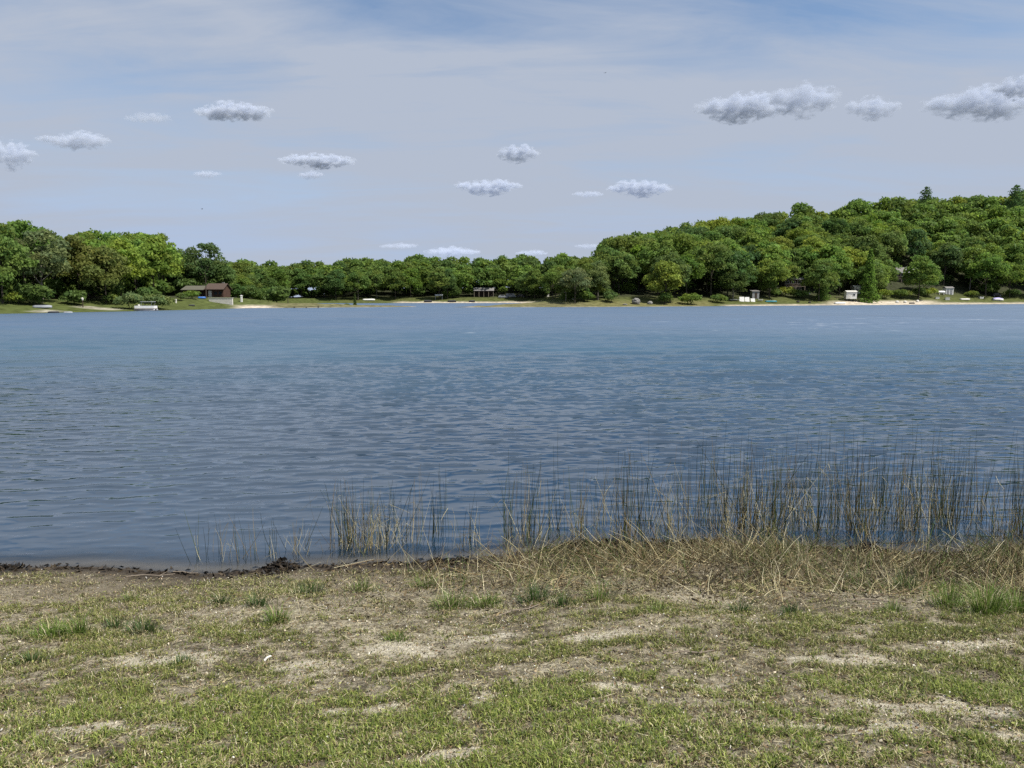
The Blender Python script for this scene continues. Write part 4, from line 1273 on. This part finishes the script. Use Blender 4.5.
def green_mask(x, y):
    """where turf grows: 0 bare .. 1 full"""
    ys = near_shore_y(x) - y
    g = fbm(x * .95 + 3, y * 2.0, 41, 4) * .50 + fbm(x * 4.2, y * 6.5, 43, 3) * .34 + fbm(x * 12, y * 15, 47, 2) * .16
    t = .532 - .115 * smooth(3.4, 5.0, ys) + .05 * smooth(2.4, .8, ys) + .03 * smooth(-.5, 1.5, x) * smooth(3.2, 2.4, ys)
    clump = smooth(.44, .66, vnoise(x * 13 + 40, y * 15, 49) * .6 + vnoise(x * 27, y * 30, 50) * .4)      # little plants with bare sand between
    base = smooth(t - .10, t + .13, g)
    return (1 - .93 * bare(x, y)) * np.clip(base * (.25 + .75 * np.maximum(clump, smooth(.55, .95, base))) + .62 * clump * smooth(-.24, -.02, g - t), 0, 1)


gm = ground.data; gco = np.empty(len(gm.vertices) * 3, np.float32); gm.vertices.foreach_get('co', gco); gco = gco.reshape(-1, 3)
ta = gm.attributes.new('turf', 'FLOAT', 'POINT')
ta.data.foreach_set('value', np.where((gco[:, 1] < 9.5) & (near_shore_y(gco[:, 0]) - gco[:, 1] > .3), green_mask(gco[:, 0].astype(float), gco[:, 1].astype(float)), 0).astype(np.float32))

ba = gm.attributes.new('bare', 'FLOAT', 'POINT')
ba.data.foreach_set('value', bare(gco[:, 0].astype(float), gco[:, 1].astype(float)).astype(np.float32))
rng = np.random.default_rng(3)
NB = 1100000
# even cover in the ground plane, denser sampling nearer the camera side
yy = 2.2 + (rng.random(NB) ** 1.25) * 6.2; xx = (rng.random(NB) * 2 - 1) * (2.7 + yy * .80)
g = green_mask(xx, yy); dshore = near_shore_y(xx) - yy
keep = (rng.random(NB) < g * .92 + .08) & (dshore > .35) & (rng.random(NB) < smooth(.2, 1.6, dshore) * .9 + .1)
xx, yy, g, dshore = xx[keep], yy[keep], g[keep], dshore[keep]
N = len(xx)
hue = .55 * fbm(xx * 1.2, yy * 2.0, 51, 3) + .45 * vnoise(xx * 7, yy * 9, 52)
dry = rng.random(N) < np.clip(.80 - .55 * g - (hue - .5) * .9 + .22 * smooth(3.2, 1.6, dshore), .10, .9)
fresh = 1 + .28 * smooth(4.6, 3.3, yy)[:, None] * np.array([.75, 1.15, .6])
col = np.where(dry[:, None], STRAW[rng.integers(0, 4, N)], GREENS[rng.integers(0, 4, N)] * fresh) * rng.uniform(.65, 1.3, (N, 1))
red = rng.random(N) < np.clip(.34 - .34 * g, .06, 1)
col[red] = np.array([.15, .105, .055]) * rng.uniform(.7, 1.2, (red.sum(), 1))
hh = rng.uniform(.012, .046, N) * (.6 + .7 * g) * np.where(dry, .8, 1)
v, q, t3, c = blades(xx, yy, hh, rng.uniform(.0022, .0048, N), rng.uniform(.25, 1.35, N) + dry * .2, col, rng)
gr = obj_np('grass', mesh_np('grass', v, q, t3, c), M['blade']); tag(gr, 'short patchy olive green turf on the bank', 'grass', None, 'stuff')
print('GRASS', N)


def flakes(xx, yy, size, col, rng, lift=.004, tilt=.5, stretch=1.0):
    """curled flat scraps: dead leaves, bits of bark"""
    N = len(xx); z = near_z(xx, yy) + lift
    a = rng.uniform(0, 6.283, N); n_ = rng.normal(size=(N, 3)) * tilt + np.array([0, 0, 1.0]); n_ /= np.linalg.norm(n_, axis=1, keepdims=True)
    t = np.stack([np.cos(a), np.sin(a), 0 * a], 1); t -= n_ * (t * n_).sum(1, keepdims=True); t /= np.linalg.norm(t, axis=1, keepdims=True); b = np.cross(n_, t)
    c0 = np.stack([xx, yy, z], 1); s = size[:, None]; k = rng.uniform(.55, 1.1, (N, 6, 1)); cu = rng.uniform(-.1, .5, (N, 1))
    v = np.stack([c0 - t * s * k[:, 0] * stretch + n_ * s * cu, c0 - t * s * .3 - b * s * .5 * k[:, 1], c0 + t * s * .3 - b * s * .5 * k[:, 2], c0 + t * s * k[:, 3] * stretch + n_ * s * cu * .7,
                  c0 + t * s * .3 + b * s * .5 * k[:, 4] + n_ * s * cu * .4, c0 - t * s * .3 + b * s * .5 * k[:, 5] + n_ * s * cu * .4], 1).reshape(-1, 3)
    i = np.arange(N) * 6
    q = np.concatenate([np.stack([i, i + 1, i + 4, i + 5], 1)[:, [0, 1, 2, 3]], np.stack([i + 1, i + 2, i + 3, i + 4], 1)])
    return v, q, np.repeat(col[:, None, :], 6, 1).reshape(-1, 3)


# small low weed leaves between the blades
N = 260000
yy = 2.2 + (rng.random(N) ** 1.25) * 6.0; xx = (rng.random(N) * 2 - 1) * (2.7 + yy * .80)
g = green_mask(xx, yy) * .8 + .2 * fbm(xx * 5, yy * 7, 48, 2); ds = near_shore_y(xx) - yy
k = (rng.random(N) < g * .8 + .13) & (ds > .45); xx, yy, g = xx[k], yy[k], g[k]; N = len(xx)
col = GREENS[rng.integers(0, 4, N)] * rng.uniform(.55, 1.35, (N, 1)); br = rng.random(N) < .74 - .55 * g
col[br] = np.array([[.20, .14, .075], [.10, .075, .04], [.30, .25, .14]])[rng.integers(0, 3, br.sum())] * rng.uniform(.6, 1.2, (br.sum(), 1))
v, q, c = flakes(xx, yy, rng.uniform(.004, .012, N), col, rng, rng.uniform(.003, .03, N), .55)
o = obj_np('low_weeds', mesh_np('low_weeds', v, q, None, c), M['blade']); tag(o, 'small green and brown weed leaves low in the turf', 'weeds', None, 'stuff')

def stalks(base, tip, r, col, rng, sag=.1, sides=3, rings=5, tips=.35):
    """thin tapering stems, bent between base and tip"""
    N = len(base); L = np.linalg.norm(tip - base, axis=1, keepdims=True)
    bend = rng.normal(size=(N, 3)) * np.array([1, 1, .25]) * L * sag
    vs = []
    ax = (tip - base) / L; a1 = np.cross(ax, np.array([.31, .87, .2])); a1 /= np.linalg.norm(a1, axis=1, keepdims=True); a2 = np.cross(ax, a1)
    for j in range(rings):
        t = j / (rings - 1); c0 = base * (1 - t) + tip * t + bend * (4 * t * (1 - t)) * .5 + bend * (t ** 2) * .4
        rr = (r * (1 - (1 - tips) * t))[:, None]
        for s in range(sides):
            a = 6.283 * s / sides; vs.append(c0 + (a1 * math.cos(a) + a2 * math.sin(a)) * rr)
    v = np.stack(vs, 1); per = sides * rings; i = (np.arange(N) * per)[:, None]
    qs = []
    for j in range(rings - 1):
        for s in range(sides):
            a, b = j * sides + s, j * sides + (s + 1) % sides
            qs.append(np.concatenate([i + a, i + b, i + b + sides, i + a + sides], 1))
    return v.reshape(-1, 3), np.concatenate(qs), np.repeat(col[:, None, :], per, 1).reshape(-1, 3)


# dead leaves and pale specks
N = 16000
yy = 2.3 + rng.random(N) * 5.6; xx = (rng.random(N) * 2 - 1) * (1.4 + yy * .78)
k = (near_shore_y(xx) - yy) > .25; xx, yy = xx[k], yy[k]; N = len(xx)
pal = np.array([[.36, .28, .18], [.17, .11, .06], [.52, .46, .35], [.07, .05, .03], [.05, .038, .025]])
v, q, c = flakes(xx, yy, rng.uniform(.004, .016, N), pal[rng.integers(0, 5, N)] * rng.uniform(.7, 1.2, (N, 1)), rng)
o = obj_np('leaf_litter', mesh_np('leaf_litter', v, q, None, c), M['stalk']); tag(o, 'scattered dead leaves and chaff on the bank', 'leaf litter', None, 'stuff')
N = 5200
yy = 2.3 + rng.random(N) * 5.4; xx = (rng.random(N) * 2 - 1) * (1.4 + yy * .78)
k = ((near_shore_y(xx) - yy) > .2) & (fbm(xx * .9, yy * .9, 91, 3) + rng.random(N) * .5 > .72); xx, yy = xx[k], yy[k]; N = len(xx)
v, q, c = flakes(xx, yy, rng.uniform(.003, .010, N), np.array([.68, .66, .6]) * rng.uniform(.6, 1.1, (N, 1)), rng, .012, .8)
o = obj_np('shell_bits', mesh_np('shell_bits', v, q, None, c), M['stalk']); tag(o, 'tiny white shell bits and petals strewn over the bank', 'shell bits', None, 'stuff')

# short straws lying flat in the turf
N = 14000
yy = 2.2 + (rng.random(N) ** 1.2) * 5.6; xx = (rng.random(N) * 2 - 1) * (1.5 + yy * .79)
k = (near_shore_y(xx) - yy) > .3; xx, yy = xx[k], yy[k]; N = len(xx); a = rng.uniform(0, 6.283, N); L = rng.uniform(.015, .075, N)
b0 = np.stack([xx, yy, near_z(xx, yy) + .012], 1); t0 = b0 + np.stack([np.cos(a) * L, np.sin(a) * L, rng.uniform(-.1, .35, N) * L], 1)
v, q, c = stalks(b0, t0, rng.uniform(.0009, .0020, N), STRAW[rng.integers(0, 4, N)] * rng.uniform(.6, 1.3, (N, 1)), rng, .12, 3, 3)
o = obj_np('straw_bits', mesh_np('straw_bits', v, q, None, c), M['stalk']); tag(o, 'short pale straws lying loose in the turf', 'straw', None, 'stuff')

# black wrack line at the water
N = 34000
xx = rng.uniform(-8.5, 9, N); ys = near_shore_y(xx)
th = fbm(xx * 1.9, xx * 0, 71, 4)
off = rng.normal(0, .13, N) * (.3 + 1.2 * th) + .07 + .10 * (rng.random(N) < .12) * rng.random(N) * 4
yy = ys - off
k = (rng.random(N) < smooth(.44, .60, th)) | (rng.random(N) < .04); xx, yy, off, th = xx[k], yy[k], off[k], th[k]; N = len(xx)
pal = np.array([[.012, .010, .008], [.03, .022, .015], [.06, .045, .028], [.018, .016, .014]])
lift = rng.random(N) ** 1.6 * .13 * smooth(.46, .64, th) * np.exp(-((off - .08) / .09) ** 2) + .006
v, q, c = flakes(xx, yy, rng.uniform(.008, .042, N), pal[rng.integers(0, 4, N)] * rng.uniform(.6, 1.3, (N, 1)), rng, lift, 1.2, 1.6)
o = obj_np('shore_wrack', mesh_np('shore_wrack', v, q, None, c), M['stalk']); tag(o, 'dark line of washed up weed along the water edge', 'weed line', None, 'stuff')


def xof(px, y, z=0.0): return (px - 512) / F_PX * (y * math.cos(PITCH) + (CAM_Z - z) * math.sin(PITCH))


# dead stalk thatch above the water line on the right
N = 26000
px_ = rng.uniform(300, 1150, N); dens = np.interp(px_, [300, 420, 500, 640, 760, 900, 1150], [.04, .16, .3, .75, 1, 1, .9])
dd = .02 + 3.3 * rng.random(N) ** 1.1; k = rng.random(N) < dens * smooth(3.3, 1.7, dd); px_, dd = px_[k], dd[k]; N = len(px_)
x0 = (px_ - 512) / F_PX * 8.0; y0 = near_shore_y(x0) - dd + .1
k = rng.random(N) < smooth(.38, .62, fbm(x0 * 1.5, y0 * 2.2, 81, 3)) * .95 + .10; x0, y0, dd = x0[k], y0[k], dd[k]; N = len(x0)
L = rng.uniform(.08, .62, N) * np.clip(.55 + dd * .9, 0, 1.0) * np.clip(1.35 - dd * .32, .35, 1.0); up_ = np.clip(rng.normal(.48, .45, N), .02, 1.45)
a = 6.283 * fbm(x0 * .9, y0 * 1.4, 83, 2) * 1.6 + rng.normal(0, 1.25, N)
b0 = np.stack([x0, y0, near_z(x0, y0) + .005], 1)
t0 = b0 + np.stack([np.cos(a) * np.cos(up_) * L, np.sin(a) * np.cos(up_) * L, np.sin(up_) * L + .01], 1)
col = STRAW[rng.integers(0, 4, N)] * rng.uniform(.55, 1.25, (N, 1)); tn = fbm(x0 * 1.7, y0 * 2.2, 85, 3); bw = rng.random(N) < .3; col[bw] = np.array([.21, .145, .075]) * rng.uniform(.6, 1.3, (bw.sum(), 1)); col *= (.50 + .85 * smooth(.35, .65, tn))[:, None]; dk_ = rng.random(N) < .30; col[dk_] *= .3; gn_ = rng.random(N) < .06 + .30 * smooth(.5, .7, fbm(x0 * 1.3 + 9, y0 * 1.9, 86, 3)); col[gn_] = np.array([.10, .145, .035]) * rng.uniform(.6, 1.3, (gn_.sum(), 1))
v, q, c = stalks(b0, t0, rng.uniform(.0015, .0039, N), col, rng, .24, 3, 7)
o = obj_np('dead_stalks', mesh_np('dead_stalks', v, q, None, c), M['stalk']); tag(o, 'tangled straw coloured dead reed stalks along the bank', 'dead stalks', None, 'stuff')

# flattened leaves and upright shoots among the straw
N = 26000
px_ = rng.uniform(330, 1150, N); dd = .05 + 3.0 * rng.random(N); k = rng.random(N) < np.interp(px_, [330, 480, 640, 760, 1150], [.12, .45, .9, 1, 1]) * smooth(3.1, 1.5, dd); px_, dd = px_[k], dd[k]; N = len(px_)
x0 = (px_ - 512) / F_PX * 8.0; y0 = near_shore_y(x0) - dd
pal = np.array([[.22, .17, .09], [.13, .095, .05], [.075, .055, .032], [.33, .28, .17], [.035, .028, .018]])
v, q, c = flakes(x0, y0, rng.uniform(.005, .019, N), pal[rng.integers(0, 5, N)] * rng.uniform(.6, 1.2, (N, 1)), rng, rng.uniform(.004, .05, N), 1.0, 2.2)
o = obj_np('matted_leaves', mesh_np('matted_leaves', v, q, None, c), M['stalk']); tag(o, 'matted brown reed leaves under the straw on the bank', 'leaf mat', None, 'stuff')
N = 9000
px_ = rng.uniform(400, 1150, N); dd = .05 + 2.7 * rng.random(N); x0 = (px_ - 512) / F_PX * 8.0; y0 = near_shore_y(x0) - dd
cl_ = fbm(x0 * 2.2, y0 * 2.6, 87, 3)
k = rng.random(N) < np.interp(px_, [400, 480, 640, 760, 1150], [.15, .4, .8, 1, 1]) * smooth(2.8, 1.0, dd) * smooth(.42, .62, cl_); x0, y0, dd = x0[k], y0[k], dd[k]; N = len(x0)
gn_ = rng.random(N) < np.clip(.25 + dd * .22, 0, .75)
col = np.where(gn_[:, None], np.array([.11, .165, .035]), STRAW[rng.integers(0, 4, N)]) * rng.uniform(.55, 1.3, (N, 1))
v, q, t3, c = blades(x0, y0, rng.uniform(.06, .30, N) * np.clip(1.3 - dd * .3, .4, 1), rng.uniform(.003, .006, N), rng.uniform(.05, .9, N), col, rng)
o = obj_np('bank_shoots', mesh_np('bank_shoots', v, q, t3, c), M['blade']); tag(o, 'upright tan and green shoots growing through the straw', 'shoots', None, 'stuff')

# reeds: clumps with green stems and dead stalks
def reed_clump(px, y, wpx, ng, nd, hgt, label, seed, lean=.10, dark=1.0):
    rr = np.random.default_rng(seed)
    x = xof(px, y); wd = wpx / F_PX * y
    root = empty('reed_clump', (x, y, 0), 0, label, 'reeds', 'reed clumps in the shallows')
    for nm, cnt_ in (('green_stems', int(ng * (1.2 if px < 410 else .95 if px > 715 else .85))), ('dead_stems', int(nd * 1.7))):
        if cnt_ == 0: continue
        bx = rr.normal(0, wd * .33, cnt_); by = rr.normal(0, max(.12, wd * .28), cnt_)
        gzv = np.minimum(near_z(x + bx, y + by), .4) - .02
        h = 1.14 * hgt * rr.uniform(.4, 1.05, cnt_) ** .8
        if nm == 'green_stems':
            ln_ = lean * (1 + 2.6 * (rr.random(cnt_) < .16)); tx, ty = rr.normal(0, 1, cnt_) * ln_ * h, rr.normal(0, 1, cnt_) * ln_ * h
            col = np.array([.022, .031, .014]) * rr.uniform(.5, 1.5, (cnt_, 1)) * dark; col[rr.random(cnt_) < .25] = np.array([.085, .11, .03]); col[rr.random(cnt_) < .22] = np.array([.20, .155, .08])
            r_ = rr.uniform(.0026, .0050, cnt_); sag = .06
        else:
            h = h * rr.uniform(.35, .9, cnt_); tx, ty = rr.normal(0, .34, cnt_) * h, rr.normal(0, .3, cnt_) * h
            col = STRAW[rr.integers(0, 4, cnt_)] * rr.uniform(.6, 1.2, (cnt_, 1)); r_ = rr.uniform(.002, .0036, cnt_); sag = .12
        b_ = np.stack([bx, by, gzv], 1); t_ = np.stack([bx + tx, by + ty, np.maximum(gzv, 0) + h], 1)
        v, q, c = stalks(b_, t_, r_, col, rr, sag, 4, 6, .3)
        if nm == 'dead_stems':     # some stalks are snapped and hang over
            kb = max(2, cnt_ // 3); i_ = rr.integers(0, cnt_, kb); s0 = t_[i_] * np.array([1, 1, .98])
            e0 = s0 + np.stack([rr.normal(0, .14, kb), rr.normal(0, .1, kb), -rr.uniform(.03, .22, kb)], 1); e0[:, 2] = np.maximum(e0[:, 2], .03)
            v2, q2, c2 = stalks(s0, e0, r_[i_] * .8, col[i_], rr, .08, 3, 3, .5)
            v, q, c = np.concatenate([v, v2]), np.concatenate([q, q2 + len(v)]), np.concatenate([c, c2])
        obj_np(nm, mesh_np(nm, v, q, None, c), M['stalk'], root)
    return root


RC = [  # px, metres off, width in px, green, dead, height, look
    (212, 8.3, 26, 9, 2, .50, 'sparse arching'), (243, 8.25, 30, 9, 3, .45, 'sparse upright'), (274, 8.3, 26, 8, 4, .40, 'thin short'), (299, 8.35, 22, 6, 8, .42, 'pale broken'),
    (345, 8.6, 26, 34, 12, .72, 'dense dark based'), (365, 8.5, 26, 22, 24, .66, 'straw and green'), (384, 8.6, 24, 16, 18, .70, 'mixed straw topped'), (403, 8.7, 20, 9, 6, .66, 'thin upright'),
    (425, 8.8, 16, 8, 3, .80, 'tall thin'), (440, 9.0, 26, 10, 3, .62, 'loose wispy'), (470, 8.7, 30, 12, 6, .46, 'short loose'), (512, 8.8, 20, 22, 6, .78, 'tight dark'),
    (533, 8.9, 20, 26, 8, .86, 'tall dark'), (556, 9.2, 30, 10, 4, .66, 'loose thin'), (580, 9.0, 24, 16, 8, .76, 'narrow upright'), (604, 9.4, 26, 14, 6, .8, 'slender tall'),
    (629, 9.0, 22, 36, 8, .98, 'tall dense dark'), (652, 9.3, 26, 14, 8, .85, 'airy tall'), (676, 9.1, 24, 16, 12, .75, 'straw flecked'), (700, 9.6, 28, 18, 8, .8, 'open upright'),
    (722, 9.2, 22, 20, 14, .9, 'rust and green'), (744, 9.3, 26, 40, 18, .98, 'thick tall'), (768, 9.1, 26, 46, 22, .92, 'thickest straw laced'), (792, 9.6, 30, 30, 10, .85, 'dense even'),
    (816, 9.2, 24, 26, 16, .86, 'straw crossed'), (838, 9.7, 28, 26, 10, .82, 'even upright'), (860, 9.1, 22, 48, 14, .98, 'tall dark massed'), (884, 9.6, 28, 28, 10, .86, 'tall even'),
    (908, 9.2, 26, 30, 18, .86, 'straw streaked'), (930, 9.8, 28, 28, 8, .8, 'fine dense'), (950, 9.3, 26, 34, 10, .90, 'dark crowded'), (966, 9.7, 22, 26, 6, .82, 'slim dark'),
    (992, 9.4, 26, 10, 6, .6, 'short sparse'), (1016, 9.1, 20, 26, 10, .84, 'dark edge'), (1045, 9.2, 30, 20, 10, .8, 'outermost right'), (1085, 9.3, 34, 20, 10, .8, 'outlying right'),
]
for i, (px, y, w_, ng, nd, h, look) in enumerate(RC):
    side = 'left bare stretch' if px < 320 else 'left thicket' if px < 460 else 'middle stretch' if px < 715 else 'right thicket'
    reed_clump(px, y, w_, ng, nd, h, f"{look} reed clump standing in shallows of the {side}, {ordinal(i + 1)} from left", 500 + i)

# lone stems further out in the water: individuals from ten shapes
protos = []
for k in range(10):
    rr = np.random.default_rng(900 + k); h = .62 + .08 * k
    b_ = np.array([[0, 0, -.5]]); t_ = np.array([[rr.normal(0, .06) * h, rr.normal(0, .06) * h, h]])
    c = (np.array([[.035, .048, .02]]) if k % 4 else np.array([[.16, .13, .07]])) * rr.uniform(.7, 1.4)
    v, q, cc = stalks(b_, t_, np.array([.0036]), c, rr, .05, 5, 8, .3)
    me = mesh_np('reed', v, q, None, cc); me.materials.append(M['stalk']); protos.append(me)
random.seed(61)
nl = 0
while nl < 280:
    px = random.uniform(320, 1080); y = random.uniform(8.6, 11.6)
    if random.random() > np.interp(px, [320, 420, 500, 600, 720, 980, 1080], [.25, .3, .35, .6, 1, 1, .8]): continue
    if y > np.interp(px, [320, 500, 620, 740, 1080], [9.4, 9.8, 10.8, 11.6, 11.6]): continue
    o = link(bpy.data.objects.new('reed', random.choice(protos))); o.location = (xof(px, y), y, -.02); o.rotation_euler = (0, 0, random.uniform(0, 6.28))
    s = random.uniform(.55, 1.0); o.scale = (1, 1, s)
    side = 'left thicket' if px < 460 else 'middle stretch' if px < 715 else 'right thicket'
    tag(o, f'single thin dark reed stem standing alone in open water off the {side}', 'reed', f'lone reed stems off the {side}'); nl += 1


# green tufts on the bank
def tuft(px, py, wpx, hgt, nbl, label, seed, colr=(.05, .085, .02), name='grass_tuft', lean=.5, wd=(.003, .006)):
    rr = np.random.default_rng(seed)
    dep = math.atan((py - 384) / F_PX) + PITCH
    y = 4.0
    for _ in range(30): y = (CAM_Z - nz(xof(px, y, 1), y)) / math.tan(dep)
    x = xof(px, y, nz(0, y)); w_ = wpx / F_PX * y
    bx, by = x + np.clip(rr.normal(0, w_ * .26, nbl), -.5 * w_, .5 * w_), y + np.clip(rr.normal(0, w_ * .2, nbl), -.4 * w_, .4 * w_)
    col = np.array(colr) * rr.uniform(.6, 1.45, (nbl, 1)) * np.array([1, 1, 1.0]); r_ = np.hypot((bx - x) / (.5 * w_), (by - y) / (.4 * w_)); dr = rr.random(nbl) < .15; col[dr] = STRAW[rr.integers(0, 4, dr.sum())]
    v, q, t3, c = blades(bx, by, hgt * rr.uniform(.25, 1.1, nbl) * (1.1 - .65 * np.clip(r_, 0, 1)), rr.uniform(*wd, nbl), np.clip(rr.uniform(.05, .6, nbl) + .6 * r_, 0, 1.25), col, rr, np.arctan2(by - y, bx - x) + rr.normal(0, .7, nbl))
    z = nz(x, y); v = v - np.array([x, y, z])
    o = obj_np(name, mesh_np(name, v, q, t3, c), M['blade'], None, (x, y, z))
    return tag(o, label, 'grass', 'grass tufts on the bank')


TF = [(52, 637, 40, .13, 260, 'bright green tuft at left, widest of the bare sand strip'), (78, 634, 26, .15, 170, 'upright green tuft right beside the widest left one'), (14, 634, 26, .07, 90, 'low tuft at the left frame edge'),
      (115, 628, 22, .11, 120, 'dark little tuft left of the paired one on bare sand'), (143, 632, 34, .12, 190, 'broad dark tuft in the middle of the left sand'), (130, 600, 30, .08, 80, 'thin low tuft nearer the wrack line at left'),
      (222, 603, 26, .10, 110, 'dark tuft below the sparse arching reeds'), (258, 606, 26, .12, 120, 'dark tuft below the thin short reeds'), (277, 622, 24, .15, 150, 'bright spiky tuft below the pale broken reeds'), (310, 594, 34, .13, 170, 'dark wide tuft left of the straw and green reeds'),
      (362, 590, 36, .12, 150, 'low green tuft below the dense left thicket'), (425, 588, 30, .16, 130, 'rushy tuft below the tall thin reeds'), (452, 608, 40, .16, 230, 'wide green tuft in the middle of the bank'), (485, 606, 30, .15, 170, 'green tuft right of the wide middle one'),
      (536, 602, 34, .20, 200, 'tall dark tuft standing before the middle reeds'), (562, 606, 26, .12, 120, 'low tuft beside the tall dark middle one'), (600, 600, 26, .15, 110, 'loose tuft before the straw bank'), (740, 612, 24, .10, 120, 'small bluish tuft below the straw bank, left of its twin'),
      (790, 614, 22, .10, 110, 'small bluish tuft below the straw bank, right of its twin'), (660, 612, 22, .08, 90, 'faint tuft at the foot of the straw bank'), (892, 612, 24, .09, 100, 'short tuft left of the big sedge'), (948, 606, 34, .20, 190, 'tall sedge tuft left of the biggest at right'),
      (985, 614, 44, .24, 320, 'biggest green sedge tuft near the right frame edge'), (1015, 612, 30, .24, 200, 'sedge tuft cut by the right frame edge'), (905, 590, 26, .18, 110, 'dark sedge standing in the straw bank'), (398, 640, 26, .06, 120, 'low yellowish tuft in the central sand'),
      (180, 664, 30, .06, 150, 'low dark tuft in the left turf'), (30, 662, 30, .07, 150, 'low dark tuft by the left frame edge turf')]
for i, (px, py, w_, h, nb_, lab) in enumerate(TF):
    tuft(px, py, w_, h * 1.45, int(nb_ * 1.3), lab, 1200 + i, (.06, .105, .028) if 'bluish' in lab or 'dark' in lab else (.125, .19, .035))

# curled pale bark scrap and a few sticks
def bank_point(px, py):
    dep = math.atan((py - 384) / F_PX) + PITCH; y = 4.0
    for _ in range(30): y = (CAM_Z - nz(xof(px, y, 1), y)) / math.tan(dep)
    return Vector((xof(px, y, nz(0, y)), y, nz(xof(px, y, 1), y)))


bc = MB(); rings = []
for i in range(8):
    t = i / 7; rings.append([(-.06 + .12 * t + .01 * math.sin(9 * t), math.cos(a) * .022 * (1 - .3 * t), .028 + .02 * math.sin(3 * t) + math.sin(a) * .02 * (1 - .3 * t)) for a in [k * .9 for k in range(6)]])
bc.loft(rings); b_ = bc.build('bark_scrap', M['offwhite']); b_.scale = (.42, .42, .42); b_.location = bank_point(268, 660); b_.rotation_euler = (0, R(-18), R(40)); tag(b_, 'curled white birch bark scrap lying on the left turf', 'bark')
for px, py, L, rz, lab in ((150, 577, .5, 5, 'thin grey stick lying along the left sand'), (185, 574, .3, -12, 'short pale stick lying near the wrack line'), (520, 612, .4, 30, 'pale stick lying across the middle bank'), (880, 603, .5, -8, 'pale stick at the foot of the straw bank'), (690, 655, .3, 4, 'thin straw stick on the turf right of centre')):
    mb = MB(); pts = [(-L / 2, 0, .012), (-L * .15, L * .04, .02), (L * .2, -L * .02, .016), (L / 2, L * .03, .022)]; mb.tube(pts, .007, .004, 6); mb.tube([pts[2], (L * .36, L * .1, .05)], .004, .002, 5)
    b_ = mb.build('stick', M['wood']); b_.location = bank_point(px, py); b_.rotation_euler = (0, 0, R(rz)); tag(b_, lab, 'stick')

# ------------------------------------------------------------------ render settings
S.view_settings.view_transform = 'Standard'; S.view_settings.look = 'None'; S.view_settings.exposure = 0.52; S.view_settings.gamma = 1
S.view_settings.use_curve_mapping = False
S.render.engine = 'CYCLES'
cy_ = S.cycles
cy_.max_bounces = 8; cy_.diffuse_bounces = 2; cy_.glossy_bounces = 2; cy_.transmission_bounces = 3; cy_.transparent_max_bounces = 6; cy_.volume_bounces = 4
cy_.volume_max_steps = 256
cy_.use_denoising = False
S.render.film_transparent = False
